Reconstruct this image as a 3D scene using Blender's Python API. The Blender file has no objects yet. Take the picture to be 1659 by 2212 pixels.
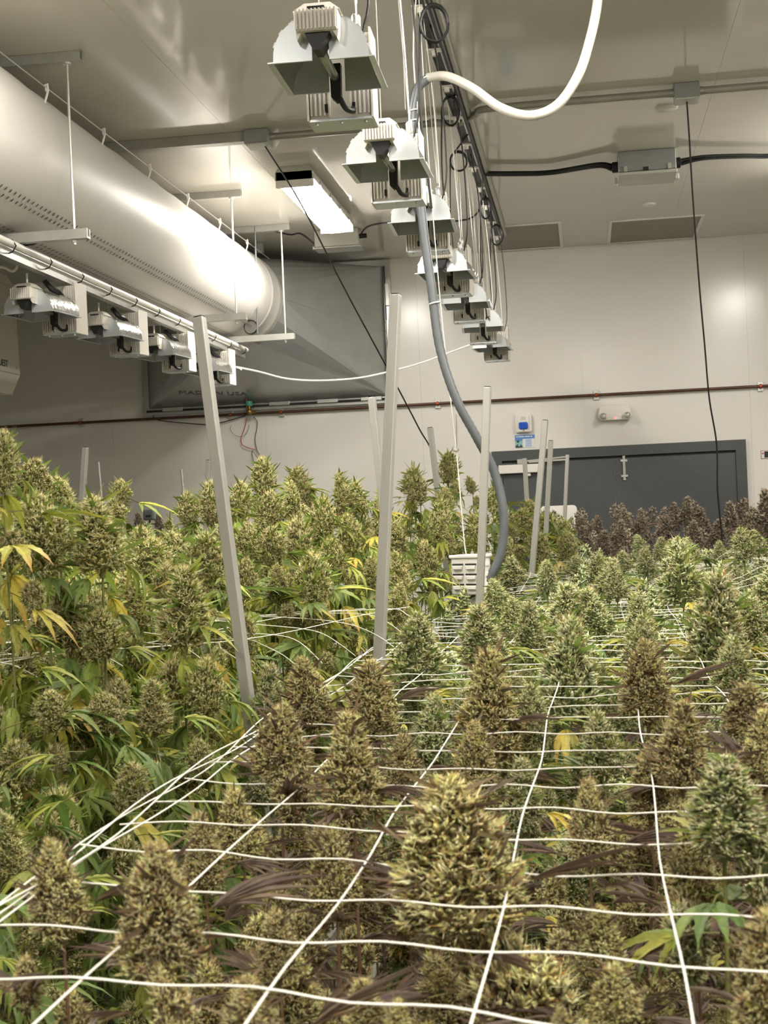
import bpy, math, random
import numpy as np
from mathutils import Vector, Matrix

# ---------------------------------------------------------------- camera, world, exposure
SC = bpy.context.scene
COL = SC.collection
FPX, W, H = 3150.0, 1659.0, 2212.0
YAW, ROLL, CZ = math.atan(437.4 / FPX), 0.0436, 1.74
_R0 = Vector((math.cos(YAW), math.sin(YAW), 0)); _U0 = Vector((0, 0, 1)); _F = Vector((-math.sin(YAW), math.cos(YAW), 0))
_R = _R0 * math.cos(ROLL) - _U0 * math.sin(ROLL); _U = _U0 * math.cos(ROLL) + _R0 * math.sin(ROLL)
cam_d = bpy.data.cameras.new('camera'); cam = bpy.data.objects.new('camera', cam_d); COL.objects.link(cam)
m = Matrix.Identity(4)
for i in range(3):
    m[i][0], m[i][1], m[i][2] = _R[i], _U[i], -_F[i]
m[2][3] = CZ
cam.matrix_world = m
cam_d.sensor_fit = 'HORIZONTAL'; cam_d.sensor_width = 36.0; cam_d.lens = FPX / W * 36.0
cam_d.clip_start = 0.05; cam_d.clip_end = 60
cam_d.dof.use_dof = True; cam_d.dof.focus_distance = 4.6; cam_d.dof.aperture_fstop = cam_d.lens / 3.0
SC.camera = cam
SC.view_settings.view_transform = 'Standard'; SC.view_settings.look = 'None'
SC.view_settings.gamma = 1.0; SC.view_settings.use_curve_mapping = False
SC.view_settings.exposure = 1.63
wd = bpy.data.worlds.new('world'); SC.world = wd; wd.use_nodes = True
wd.node_tree.nodes['Background'].inputs[0].default_value = (0.02, 0.02, 0.02, 1)
LAMP_STRENGTH = 25.0

CEIL, BACK = 3.66, 11.0
XL, XR, YF = -5.2, 4.2, -4.5

def ray(px, py):
    return _F * FPX + _R * (px - W / 2) - _U * (py - H / 2)
def at(px, py, d):            # the room point seen at a pixel, d metres from the camera along the room
    r = ray(px, py); r = r * (d / r.y)
    return Vector((r.x, r.y, r.z + CZ))
def atz(px, py, z):           # the room point seen at a pixel at the height z
    r = ray(px, py); r = r * ((z - CZ) / r.z)
    return Vector((r.x, r.y, z))

# ---------------------------------------------------------------- helpers
def lin(c):
    return tuple((v / 255 / 12.92 if v / 255 <= 0.04045 else ((v / 255 + 0.055) / 1.055) ** 2.4) for v in c)

def mat(name, col, rough=0.5, metal=0.0, noise=0.0, nscale=8.0, bump=0.0, bscale=60.0, attr=None, rnd=0.0,
        trans=0.0, emit=None, stretch=None, coat=0.0, vor=False, spec=0.5):
    mt = bpy.data.materials.new(name); mt.use_nodes = True
    nt = mt.node_tree; b = nt.nodes['Principled BSDF']; L = nt.links
    b.inputs['Roughness'].default_value = rough; b.inputs['Metallic'].default_value = metal
    b.inputs['Specular IOR Level'].default_value = spec
    b.inputs['Coat Weight'].default_value = coat
    c = lin(col) if col else (1, 1, 1)
    tc = nt.nodes.new('ShaderNodeTexCoord'); vec = tc.outputs['Object']
    if stretch:
        mp = nt.nodes.new('ShaderNodeMapping'); mp.inputs['Scale'].default_value = stretch
        L.new(vec, mp.inputs['Vector']); vec = mp.outputs['Vector']
    if attr:
        a = nt.nodes.new('ShaderNodeAttribute'); a.attribute_name = attr; src = a.outputs['Color']
    else:
        rgb = nt.nodes.new('ShaderNodeRGB'); rgb.outputs[0].default_value = (*c, 1); src = rgb.outputs[0]
    if noise:
        n = nt.nodes.new('ShaderNodeTexNoise'); n.inputs['Scale'].default_value = nscale; n.inputs['Detail'].default_value = 5
        L.new(vec, n.inputs['Vector'])
        mr = nt.nodes.new('ShaderNodeMapRange'); mr.inputs[1].default_value = 0.3; mr.inputs[2].default_value = 0.7
        mr.inputs[3].default_value = 1 - noise; mr.inputs[4].default_value = 1 + noise
        L.new(n.outputs['Fac'], mr.inputs[0])
        hs = nt.nodes.new('ShaderNodeHueSaturation'); L.new(src, hs.inputs['Color']); L.new(mr.outputs[0], hs.inputs['Value'])
        src = hs.outputs['Color']
    if rnd:
        oi = nt.nodes.new('ShaderNodeObjectInfo')
        mr = nt.nodes.new('ShaderNodeMapRange'); mr.inputs[3].default_value = 1 - rnd; mr.inputs[4].default_value = 1 + rnd
        L.new(oi.outputs['Random'], mr.inputs[0])
        mh = nt.nodes.new('ShaderNodeMapRange'); mh.inputs[3].default_value = 0.5 - rnd * 0.06; mh.inputs[4].default_value = 0.5 + rnd * 0.06
        L.new(oi.outputs['Random'], mh.inputs[0])
        hs = nt.nodes.new('ShaderNodeHueSaturation'); L.new(src, hs.inputs['Color']); L.new(mr.outputs[0], hs.inputs['Value'])
        L.new(mh.outputs[0], hs.inputs['Hue']); src = hs.outputs['Color']
    L.new(src, b.inputs['Base Color'])
    if bump:
        if vor:
            n = nt.nodes.new('ShaderNodeTexVoronoi'); out = n.outputs['Distance']
        else:
            n = nt.nodes.new('ShaderNodeTexNoise'); n.inputs['Detail'].default_value = 3; out = n.outputs['Fac']
        n.inputs['Scale'].default_value = bscale
        L.new(vec, n.inputs['Vector'])
        bp = nt.nodes.new('ShaderNodeBump'); bp.inputs['Strength'].default_value = bump; bp.inputs['Distance'].default_value = 0.01
        L.new(out, bp.inputs['Height']); L.new(bp.outputs['Normal'], b.inputs['Normal'])
    if emit:
        b.inputs['Emission Color'].default_value = (*lin(emit[0]), 1); b.inputs['Emission Strength'].default_value = emit[1]
    if trans:
        t = nt.nodes.new('ShaderNodeBsdfTranslucent'); L.new(src, t.inputs['Color'])
        mx = nt.nodes.new('ShaderNodeMixShader'); mx.inputs[0].default_value = trans
        L.new(b.outputs[0], mx.inputs[1]); L.new(t.outputs[0], mx.inputs[2])
        L.new(mx.outputs[0], nt.nodes['Material Output'].inputs['Surface'])
    return mt

def props(o, label=None, cat=None, group=None, kind=None):
    if label: o['label'] = label
    if cat: o['category'] = cat
    if group: o['group'] = group
    if kind: o['kind'] = kind
    return o
WLOC = {}
def empty(name, loc, label=None, cat=None, group=None, kind=None):
    o = bpy.data.objects.new(name, None); COL.objects.link(o); o.location = loc; o.empty_display_size = 0.05
    WLOC[o.name] = Vector(loc)
    return props(o, label, cat, group, kind)
def copy_tree(o, parent=None):
    c = o.copy(); COL.objects.link(c); c.parent = parent
    for ch in o.children: copy_tree(ch, c)
    return c

class MB:
    def __init__(s): s.v = []; s.f = []
    def add(s, vs, fs):
        n = len(s.v); s.v += [tuple(v) for v in vs]; s.f += [tuple(i + n for i in f) for f in fs]; return s
    def box(s, c, d, rot=None):
        c = Vector(c); h = [x / 2 for x in d]
        vs = [Vector((x * h[0], y * h[1], z * h[2])) for x in (-1, 1) for y in (-1, 1) for z in (-1, 1)]
        if rot is not None: vs = [rot @ v for v in vs]
        return s.add([v + c for v in vs], [(0, 1, 3, 2), (4, 6, 7, 5), (0, 4, 5, 1), (2, 3, 7, 6), (0, 2, 6, 4), (1, 5, 7, 3)])
    def box2(s, lo, hi):
        return s.box([(a + b) / 2 for a, b in zip(lo, hi)], [b - a for a, b in zip(lo, hi)])
    def bar(s, a, b, w, t=None, up=(0, 1, 0)):     # a square bar from a to b
        a, b = Vector(a), Vector(b); t = t or w
        z = (b - a).normalized(); x = Vector(up).cross(z)
        if x.length < 1e-4: x = Vector((1, 0, 0)).cross(z)
        x.normalize(); y = z.cross(x)
        R = Matrix((x, y, z)).transposed()
        return s.box((a + b) / 2, (w, t, (b - a).length), R)
    def tube(s, pts, r, n=8, cap=True, closed=False):
        pts = [Vector(p) for p in pts]; k = len(pts); vs = []; fs = []
        rs = r if isinstance(r, (list, tuple)) else [r] * k
        t0 = (pts[1] - pts[0]).normalized()
        u = t0.cross(Vector((0, 0, 1)))
        if u.length < 1e-3: u = t0.cross(Vector((1, 0, 0)))
        u.normalize()
        for i, p in enumerate(pts):
            if closed: t = pts[(i + 1) % k] - pts[i - 1]
            else: t = pts[min(i + 1, k - 1)] - pts[max(i - 1, 0)]
            if t.length < 1e-9: t = t0
            t.normalize(); u = (u - t * u.dot(t))
            if u.length < 1e-4: u = t.cross(Vector((1, 0.3, 0)))
            u.normalize(); w = t.cross(u)
            for j in range(n):
                a = 2 * math.pi * j / n
                vs.append(p + (u * math.cos(a) + w * math.sin(a)) * rs[i])
        for i in range(k if closed else k - 1):
            for j in range(n):
                a, b = i * n + j, i * n + (j + 1) % n; c, d = ((i + 1) % k) * n + (j + 1) % n, ((i + 1) % k) * n + j
                fs.append((a, b, c, d))
        if cap and not closed: fs.append(tuple(range(n - 1, -1, -1))); fs.append(tuple((k - 1) * n + j for j in range(n)))
        return s.add(vs, fs)
    def prism(s, poly, y0, y1, tf=None):            # polygon in xz, pushed along y
        n = len(poly)
        vs = [Vector((x, y0, z)) for x, z in poly] + [Vector((x, y1, z)) for x, z in poly]
        if tf: vs = [tf(v) for v in vs]
        return s.add(vs, [tuple(range(n)), tuple(range(2 * n - 1, n - 1, -1))] + [(i, i + n, (i + 1) % n + n, (i + 1) % n) for i in range(n)])
    def lathe(s, prof, c, axis='z', n=20):
        vs = []; fs = []; k = len(prof); c = Vector(c)
        for r, h in prof:
            for j in range(n):
                a = 2 * math.pi * j / n; x, y = r * math.cos(a), r * math.sin(a)
                vs.append(c + Vector({'z': (x, y, h), 'y': (x, h, y), 'x': (h, x, y)}[axis]))
        for i in range(k - 1):
            for j in range(n): fs.append((i * n + j, i * n + (j + 1) % n, (i + 1) * n + (j + 1) % n, (i + 1) * n + j))
        fs.append(tuple(range(n - 1, -1, -1))); fs.append(tuple((k - 1) * n + j for j in range(n)))
        return s.add(vs, fs)
    def build(s, name, mt, parent=None, smooth=False, bevel=0.0, base=None):
        if parent is not None:
            o0 = WLOC.get(parent.name, Vector((0, 0, 0)))
        elif base is not None: o0 = Vector(base)
        else:
            a = np.array(s.v); o0 = Vector(((a[:, 0].min() + a[:, 0].max()) / 2, (a[:, 1].min() + a[:, 1].max()) / 2, a[:, 2].min()))
        me = bpy.data.meshes.new(name); me.from_pydata([tuple(Vector(v) - o0) for v in s.v], [], s.f)
        me.materials.append(mt)
        import bmesh
        bm = bmesh.new(); bm.from_mesh(me); bmesh.ops.recalc_face_normals(bm, faces=bm.faces)
        if bevel: bmesh.ops.bevel(bm, geom=[e for e in bm.edges if len(e.link_faces) == 2 and e.calc_face_angle(0) > 0.6], offset=bevel, segments=2, affect='EDGES', profile=0.5)
        bm.to_mesh(me); bm.free()
        if smooth:
            me.polygons.foreach_set('use_smooth', [True] * len(me.polygons))
            try: me.set_sharp_from_angle(angle=0.7)
            except Exception: pass
        o = bpy.data.objects.new(name, me); COL.objects.link(o)
        if parent is not None:
            o.parent = parent; WLOC[o.name] = o0          # parts keep their thing's origin
        else:
            o.location = o0; WLOC[o.name] = o0
        return o

def crom(pts, k=6):                                  # smooth curve through points
    P = [Vector(p) for p in pts]; P = [P[0] * 2 - P[1]] + P + [P[-1] * 2 - P[-2]]; out = []
    for i in range(1, len(P) - 2):
        for j in range(k):
            t = j / k; a, b, c, d = P[i - 1], P[i], P[i + 1], P[i + 2]
            out.append(0.5 * ((2 * b) + (c - a) * t + (2 * a - 5 * b + 4 * c - d) * t * t + (3 * b - a - 3 * c + d) * t ** 3))
    out.append(P[-2]); return out

def text_part(name, body, size, loc, mt, parent, rotx=math.pi / 2, roty=0.0, rotz=0.0, depth=0.001, align='LEFT'):
    cu = bpy.data.curves.new(name, 'FONT'); cu.body = body; cu.size = size; cu.extrude = depth; cu.align_x = align
    to = bpy.data.objects.new(name, cu); COL.objects.link(to)
    bpy.context.view_layer.update()
    me = bpy.data.meshes.new_from_object(to.evaluated_get(bpy.context.evaluated_depsgraph_get()))
    bpy.data.objects.remove(to); bpy.data.curves.remove(cu)
    M = Matrix.Translation(Vector(loc) - WLOC.get(parent.name, Vector())) @ Matrix.Rotation(rotz, 4, 'Z') @ Matrix.Rotation(rotx, 4, 'X') @ Matrix.Rotation(roty, 4, 'Z')
    me.transform(M); me.materials.clear(); me.materials.append(mt)
    o = bpy.data.objects.new(name, me); COL.objects.link(o); o.parent = parent; WLOC[o.name] = WLOC.get(parent.name, Vector())
    return o

# ---------------------------------------------------------------- materials
M = {}
M['wall'] = mat('white_wall_panel', (230, 227, 221), 0.2, noise=0.02, nscale=1.2, bump=0.05, bscale=7)
M['ceil'] = mat('glossy_ceiling_panel', (212, 208, 197), 0.09, noise=0.03, nscale=0.9, bump=0.035, bscale=3.0, stretch=(0.5, 2.2, 1))
M['seam'] = mat('panel_seam', (222, 219, 212), 0.4, noise=0.02)
M['floor'] = mat('sealed_concrete', (120, 118, 112), 0.4, noise=0.15, nscale=3)
M['duct'] = mat('white_duct_fabric', (210, 207, 201), 0.45, noise=0.03, nscale=2.5, bump=0.12, bscale=5, stretch=(1, 0.35, 1))
M['hole'] = mat('duct_hole', (95, 92, 82), 0.9, noise=0.05)
M['galv'] = mat('galvanised_sheet', (182, 184, 182), 0.27, 0.6, noise=0.08, nscale=4, bump=0.05, bscale=4)
M['galv_l'] = mat('bright_zinc', (190, 190, 186), 0.32, 0.75, noise=0.06, nscale=20)
M['dark_gap'] = mat('gap_shade_and_gasket', (40, 40, 38), 0.8, noise=0.1)  # dark colour stands in for shade in gaps, slots, tube ends; gaskets too
M['strut'] = mat('galvanised_strut', (176, 176, 170), 0.35, 0.6, noise=0.08, nscale=15)
M['pole'] = mat('galvanised_pole', (178, 177, 171), 0.38, 0.45, noise=0.07, nscale=12, stretch=(1, 1, 0.15))
M['alu'] = mat('reflector_aluminium', (214, 214, 212), 0.2, 0.95, noise=0.03, nscale=10, bump=0.15, bscale=55, vor=True)
M['alu_s'] = mat('reflector_end_plate', (206, 211, 215), 0.3, 0.6, noise=0.03, nscale=10)
M['cast'] = mat('white_cast_housing', (222, 217, 208), 0.4, noise=0.02)
M['black'] = mat('black_rubber', (22, 22, 22), 0.45, noise=0.1)
M['glass'] = mat('lamp_glass', (176, 176, 166), 0.08, 0.35, noise=0.05)
M['wire'] = mat('steel_wire', (205, 203, 196), 0.3, 0.6, noise=0.03)
M['whitecable'] = mat('white_cable', (232, 230, 222), 0.4, noise=0.02)
M['conduit'] = mat('painted_conduit', (165, 163, 154), 0.35, 0.35, noise=0.05)
M['jbox'] = mat('grey_junction_box', (146, 148, 146), 0.35, 0.2, noise=0.05)
M['jbox_l'] = mat('junction_box_lid', (196, 195, 188), 0.35, 0.2, noise=0.05)
M['white_pl'] = mat('white_plastic', (235, 231, 224), 0.35, noise=0.02)
M['copper'] = mat('aged_copper', (94, 68, 54), 0.42, 0.55, noise=0.25, nscale=9)
M['clip'] = mat('copper_clip', (176, 88, 52), 0.4, 0.5, noise=0.1)
M['brass'] = mat('brass', (150, 120, 60), 0.35, 0.8, noise=0.1)
M['teal'] = mat('teal_plastic', (74, 160, 132), 0.4, noise=0.03)
M['red'] = mat('red_wire', (196, 66, 66), 0.4, noise=0.05)
M['door'] = mat('charcoal_door', (74, 77, 79), 0.38, noise=0.05, nscale=20, bump=0.02, bscale=120)
M['frame'] = mat('charcoal_frame', (70, 74, 76), 0.35, noise=0.04)
M['blue'] = mat('blue_lens', (24, 88, 205), 0.12, noise=0.25, nscale=60)
M['signblue'] = mat('sign_blue', (86, 136, 202), 0.4, noise=0.08, nscale=30)
M['signpale'] = mat('sign_pale', (226, 228, 226), 0.4, noise=0.02)
M['signtext'] = mat('sign_text', (150, 172, 215), 0.4, noise=0.03)
M['signteal'] = mat('sign_teal', (140, 190, 190), 0.4, noise=0.1)
M['signdark'] = mat('sign_dark', (45, 48, 66), 0.4, noise=0.1)
M['hose'] = mat('grey_flex_hose', (98, 102, 106), 0.35, 0.1, noise=0.06, nscale=20)
M['hose_w'] = mat('clear_white_hose', (190, 187, 178), 0.25, noise=0.05, nscale=20)
M['panel'] = mat('ceiling_access_panel', (150, 143, 131), 0.6, noise=0.03)
M['net'] = mat('white_net_cord', (240, 237, 226), 0.6, noise=0.03)
M['tray'] = mat('white_tray', (190, 188, 182), 0.5, noise=0.05)
M['soil'] = mat('dark_soil', (48, 38, 30), 0.9, noise=0.3, nscale=40, bump=0.5, bscale=60)
M['led'] = mat('lit_diffuser', (255, 252, 244), 0.4, emit=((255, 249, 238), LAMP_STRENGTH))
M['redled'] = mat('red_indicator', (255, 60, 40), 0.4, emit=((255, 60, 40), 3.0))
M['dehum'] = mat('dehumidifier_white', (216, 211, 200), 0.4, noise=0.03)

# ---------------------------------------------------------------- the room
def struct(name, mb, mt, **k):
    o = mb.build(name, mt, **k); o['kind'] = 'structure'; return o
struct('floor', MB().box2((XL, YF, -0.1), (XR, BACK, 0)), M['floor'])
T = 0.12
wb = struct('wall_back', MB().box2((XL, BACK + 0.012, 0), (XR, BACK + T, CEIL)), M['seam'])
x = XL; x0 = -4.85
edges = [XL] + [x0 + 1.215 * i for i in range(8)] + [XR]
edges = [e for e in edges if XL <= e <= XR]
for a, b in zip(edges, edges[1:]):
    if b - a > 0.05: MB().box2((a + 0.0004, BACK, 0), (b - 0.0004, BACK + 0.014, CEIL)).build('wall_panel', M['wall'], wb)
struct('wall_left', MB().box2((XL - T, YF, 0), (XL, BACK + T, CEIL)), M['wall'])
struct('wall_right', MB().box2((XR, YF, 0), (XR + T, BACK + T, CEIL)), M['wall'])
struct('wall_front', MB().box2((XL, YF - T, 0), (XR, YF, CEIL)), M['wall'])
ce = struct('ceiling', MB().box2((XL, YF, CEIL + 0.012), (XR, BACK, CEIL + T)), M['seam'])
xs = [XL + i * 1.175 for i in range(9)]
for a, b in zip(xs, xs[1:]):
    for y0, y1 in ((YF, 3.0), (3.0, BACK)):
        MB().box2((a + 0.0005, y0 + 0.0005, CEIL), (b - 0.0005, y1 - 0.0005, CEIL + 0.014)).build('ceiling_panel', M['ceil'], ce)

# door
YW = BACK
tl, tr = at(1062, 976, YW), at(1610, 949, YW)
dx0, dx1, dz = tl.x, tr.x, (tl.z + tr.z) / 2
dr = empty('door_1', ((dx0 + dx1) / 2, YW, 0), kind='structure')
fw = 0.075
for lo, hi in (((dx0, YW - 0.03, 0), (dx0 + fw, YW - 0.001, dz)), ((dx1 - fw, YW - 0.03, 0), (dx1, YW - 0.001, dz)), ((dx0 + fw, YW - 0.03, dz - fw), (dx1 - fw, YW - 0.001, dz))):
    MB().box2(lo, hi).build('door_frame', M['frame'], dr)
MB().box2((dx0 + fw, YW - 0.008, dz - fw - 0.018), (dx1 - fw, YW - 0.001, dz - fw)).build('door_gap', M['dark_gap'], dr)
xm = (dx0 + dx1) / 2 - 0.02
for a, b in ((dx0 + fw + 0.004, xm - 0.003), (xm + 0.003, dx1 - fw - 0.004)):
    MB().box2((a, YW - 0.018, 0.01), (b, YW - 0.001, dz - fw - 0.02)).build('door_leaf', M['door'], dr, bevel=0.002)
p = at(1078, 1016, YW); q = at(1168, 1012, YW)
cl = MB().box2((p.x, YW - 0.075, p.z - 0.03), (q.x + 0.02, YW - 0.018, p.z + 0.035)).build('door_closer', M['white_pl'], dr, bevel=0.006)
a0, a1 = at(1143, 1002, YW), at(1222, 993, YW)
MB().bar((a0.x, YW - 0.06, p.z + 0.05), (a1.x, YW - 0.06, a1.z), 0.014).bar((a0.x - 0.05, YW - 0.05, a1.z), (a1.x, YW - 0.05, a1.z + 0.02), 0.012).box((a0.x - 0.06, YW - 0.04, a1.z), (0.05, 0.04, 0.035)).build('closer_arm', M['strut'], cl)
MB().lathe([(0.005, 0), (0.016, 0.008), (0.016, 0.02), (0.008, 0.03)], (at(1143, 1027, YW).x, YW - 0.045, p.z - 0.06)).build('closer_knob', M['white_pl'], cl, smooth=True)
p = at(1347, 985, YW); q = at(1349, 1037, YW)
bo = MB().bar((p.x, YW - 0.026, p.z), (p.x, YW - 0.026, q.z), 0.018).build('flush_bolt', M['strut'], dr)
for z in (p.z - 0.035, q.z + 0.03):
    MB().box((p.x, YW - 0.026, z), (0.05, 0.02, 0.018)).build('bolt_bracket', M['galv_l'], bo, bevel=0.002)

# ceiling access panels and sprinkler covers
def ceil_panel(pxs, label):
    pts = [atz(x, y, CEIL) for x, y in pxs]
    xa, xb = min(p.x for p in pts), max(p.x for p in pts); ya, yb = min(p.y for p in pts), min(max(p.y for p in pts), BACK - 0.08)
    t = empty('ceiling_hatch', ((xa + xb) / 2, (ya + yb) / 2, CEIL), label, 'ceiling panel', 'ceiling hatches near the back wall')
    MB().box2((xa, ya, CEIL - 0.006), (xb, yb, CEIL - 0.0005)).build('panel', M['panel'], t)
    mb = MB(); w = 0.022
    mb.box2((xa - w, ya - w, CEIL - 0.01), (xb + w, ya, CEIL - 0.0005)).box2((xa - w, yb, CEIL - 0.01), (xb + w, yb + w, CEIL - 0.0005))
    mb.box2((xa - w, ya, CEIL - 0.01), (xa, yb, CEIL - 0.0005)).box2((xb, ya, CEIL - 0.01), (xb + w, yb, CEIL - 0.0005))
    mb.build('rim_frame', M['wall'], t)
ceil_panel([(1060, 490), (1206, 487), (1207, 532), (1080, 541)], 'flat grey ceiling hatch just right of the central lamp rail')
ceil_panel([(1322, 478), (1505, 465), (1495, 514), (1318, 525)], 'wider flat grey ceiling hatch behind the hanging black cable')
for px, py, r, lab in ((1440, 232, 0.055, 'round white ceiling cover beside the right junction box'), (1402, 440, 0.045, 'small round white ceiling cover behind the grey cable box')):
    p = atz(px, py, CEIL); o = MB().lathe([(r * 0.9, -0.012), (r, -0.008), (r, 0)], (p.x, p.y, CEIL - 0.0005)).build('sprinkler_cover', M['wall'], smooth=True)
    props(o, lab, 'sprinkler cover', 'round ceiling covers')

# ---------------------------------------------------------------- strip lights
def strip(x, y0, L, label, turn=False):
    t = empty('strip_light', (x, y0 + L / 2, CEIL), label, 'strip light', 'ceiling strip lights')
    mb = MB(); mb.prism([(-0.085, 0), (-0.105, -0.03), (-0.108, -0.075), (0.108, -0.075), (0.105, -0.03), (0.085, 0)], y0, y0 + L, lambda v: Vector((v.x + x, v.y, v.z + CEIL - 0.001)))
    mb.build('housing', M['jbox_l'], t)
    mb = MB(); mb.prism([(0.098 * math.cos(a), -0.077 - 0.04 * math.sin(a) ** 0.6) for a in [math.pi * i / 10 for i in range(11)]], y0 + 0.03, y0 + L - 0.03, lambda v: Vector((v.x + x, v.y, v.z + CEIL)))
    mb.build('diffuser', M['led'], t)
    for yy in (y0 + 0.012, y0 + L - 0.012):
        MB().box((x, yy, CEIL - 0.07), (0.212, 0.024, 0.09)).build('end_cap', M['white_pl'], t, bevel=0.006)
    for yy in [y0 + 0.2 + k * (L - 0.4) / 3 for k in range(4)]:
        for sx in (-1, 1): MB().box((x + sx * 0.112, yy, CEIL - 0.066), (0.008, 0.03, 0.03)).build('latch', M['galv_l'], t)
    return t
pn, pf = atz(655, 392, CEIL - 0.09), atz(712, 497, CEIL - 0.09)
SX = (pn.x + pf.x) / 2
strip(SX, pn.y, max(1.25, pf.y - pn.y), 'lit white strip light on the ceiling left of the lamp row')
strip(1.45, 7.4, 1.5, 'lit ceiling strip light beyond the right edge, near the back wall')
for xx, yy, lab in ((SX, 3.2, 'lit ceiling strip light over the middle of the left bed'), (1.8, 3.2, 'lit ceiling strip light over the middle of the right bed'),
                    (0.3, -1.0, 'unseen ceiling strip light added straight above the viewpoint'), (1.8, -1.0, 'lit ceiling strip light to the right of the viewpoint'), (0.15, 3.2, 'unseen ceiling strip light added beside the nearest lamps'), (SX, -1.0, 'lit ceiling strip light to the left of the viewpoint')):
    strip(xx, yy, 1.5, lab)  # all out of view; the middle-row pair is added to brighten the plants
# ---------------------------------------------------------------- ducting
DX, DZ, DR_ = -2.365, 3.276, 0.316
DY0, DY1 = 1.0, 10.06
def ring(y, r, n=48, cx=DX, cz=DZ):
    return [Vector((cx + r * math.cos(2 * math.pi * j / n), y, cz + r * math.sin(2 * math.pi * j / n))) for j in range(n)]
def rings(spec, n=48):
    vs = []; fs = []
    for y, r in spec: vs += ring(y, r, n)
    for i in range(len(spec) - 1):
        for j in range(n): fs.append((i * n + j, i * n + (j + 1) % n, (i + 1) * n + (j + 1) % n, (i + 1) * n + j))
    return vs, fs
duct = empty('air_duct', (DX, DY0, DZ - DR_), 'long round white fabric air duct under the ceiling, pierced with rows of holes', 'air duct')
rnd = random.Random(3)
spec = [(DY0, DR_ * 0.98)] + [(DY0 + (DY1 - 0.35 - DY0) * i / 60, DR_ * (1 + 0.006 * math.sin(i * 1.9) + 0.004 * rnd.uniform(-1, 1))) for i in range(61)]
v, f = rings(spec); f.append(tuple(range(47, -1, -1)))
MB().add(v, f).build('duct_sleeve', M['duct'], duct, smooth=True)
v, f = rings([(DY1 - 0.36, DR_ * 1.0), (DY1 - 0.345, DR_ * 1.025), (DY1 - 0.30, DR_ * 1.0), (DY1 - 0.2, DR_ * 0.985), (DY1 - 0.12, DR_ * 1.005), (DY1 - 0.1, DR_ * 1.03), (DY1 - 0.07, DR_ * 1.0), (DY1, DR_ * 1.01)])
MB().add(v, f).build('duct_cuff', M['duct'], duct, smooth=True)
hm = MB()
for ang in (-50, -80, -112):
    y = 4.4
    k = 0
    while y < DY1 - 0.5:
        for s in (0, 1):
            a = math.radians(ang + s * 5.5 - 2.7); yy = y + s * 0.022; rr = DR_ * 1.012
            n = Vector((math.cos(a), 0, math.sin(a))); tt = Vector((-math.sin(a), 0, math.cos(a))); c = Vector((DX, yy, DZ)) + n * rr
            hm.add([c + Vector((0, 0.006 * math.cos(q), 0)) + tt * 0.0095 * math.sin(q) for q in [i * math.pi / 3 for i in range(6)]], [tuple(range(6))])
        y += 0.046; k += 1
ho = hm.build('perforations', M['hole'], duct); ho['kind'] = 'stuff'
for a, b in ((-2.06, 3.5),): pass
WX, WZ = -2.11, 3.535
susp = empty('tension_wire', (WX, 4.5, WZ), 'thin steel tension wire with clips along the top of the air duct', 'wire')
MB().tube([(WX, 3.5, WZ), (WX, 6.5, WZ - 0.004), (WX, 9.95, WZ)], 0.0028, 5).build('wire', M['wire'], susp)
y = 4.3
while y < 9.9:
    MB().tube([(WX + 0.001, y, WZ - 0.02), (WX - 0.004, y, WZ + 0.008), (WX + 0.006, y, WZ + 0.012), (WX + 0.008, y, WZ - 0.015), (WX - 0.02, y, WZ - 0.1)], 0.0045, 5).build('clip', M['white_pl'], susp)
    y += 0.71

# square to round plenum
RX0, RX1, RZ0, RZ1 = at(326, 880, YW).x, at(834, 700, YW).x, at(832, 857, YW).z, 3.60
pl = empty('duct_transition', ((RX0 + RX1) / 2, YW, RZ0), 'galvanised sheet-metal transition from the round duct to a square wall opening', 'duct transition')
YC = 10.04
C = {(1, 1): (RX1, RZ1), (-1, 1): (RX0, RZ1), (-1, -1): (RX0, RZ0), (1, -1): (RX1, RZ0)}
def cp(a): return Vector((DX + DR_ * 0.97 * math.cos(a), YC, DZ + DR_ * 0.97 * math.sin(a)))
YFL = YW - 0.035
corner = [(1, 1), (-1, 1), (-1, -1), (1, -1)]
for i, (sx, sz) in enumerate(corner):
    c = Vector((C[(sx, sz)][0], YFL, C[(sx, sz)][1])); a0 = i * math.pi / 2
    k = 6
    vs = [c] + [cp(a0 + math.pi / 2 * j / k) for j in range(k + 1)]
    MB().add(vs, [(0, j + 1, j + 2) for j in range(k)]).build('corner_fold', M['galv'], pl)
    nx = corner[(i + 1) % 4]; c2 = Vector((C[nx][0], YFL, C[nx][1])); e = cp(a0 + math.pi / 2)
    mid = (c + c2) / 2
    n = (c2 - c).cross(e - c).normalized()
    if n.dot(Vector((mid.x - (RX0 + RX1) / 2, 0, mid.z - (RZ0 + RZ1) / 2))) < 0: n = -n
    MB().add([c, c2, e], [(0, 1, 2)]).build('side_panel', M['galv'], pl)
    mb = MB().bar(mid + n * 0.002, e + n * 0.002, 0.012, 0.004, up=n)
    mb.build('seam', M['galv'], pl)
mb = MB(); w = 0.05
for lo, hi in (((RX0 - w, YW - 0.04, RZ0 - w), (RX1 + w, YW - 0.002, RZ0)), ((RX0 - w, YW - 0.04, RZ1), (RX1 + w, YW - 0.002, RZ1 + w)),
               ((RX0 - w, YW - 0.04, RZ0), (RX0, YW - 0.002, RZ1)), ((RX1, YW - 0.04, RZ0), (RX1 + w, YW - 0.002, RZ1))):
    MB().box2(lo, hi).build('flange', M['galv'], pl)
MB().box2((RX0 - 0.02, YW - 0.055, RZ0 - 0.028), (RX1 + 0.02, YW - 0.04, RZ0 - 0.012)).build('gasket', M['dark_gap'], pl)
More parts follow.
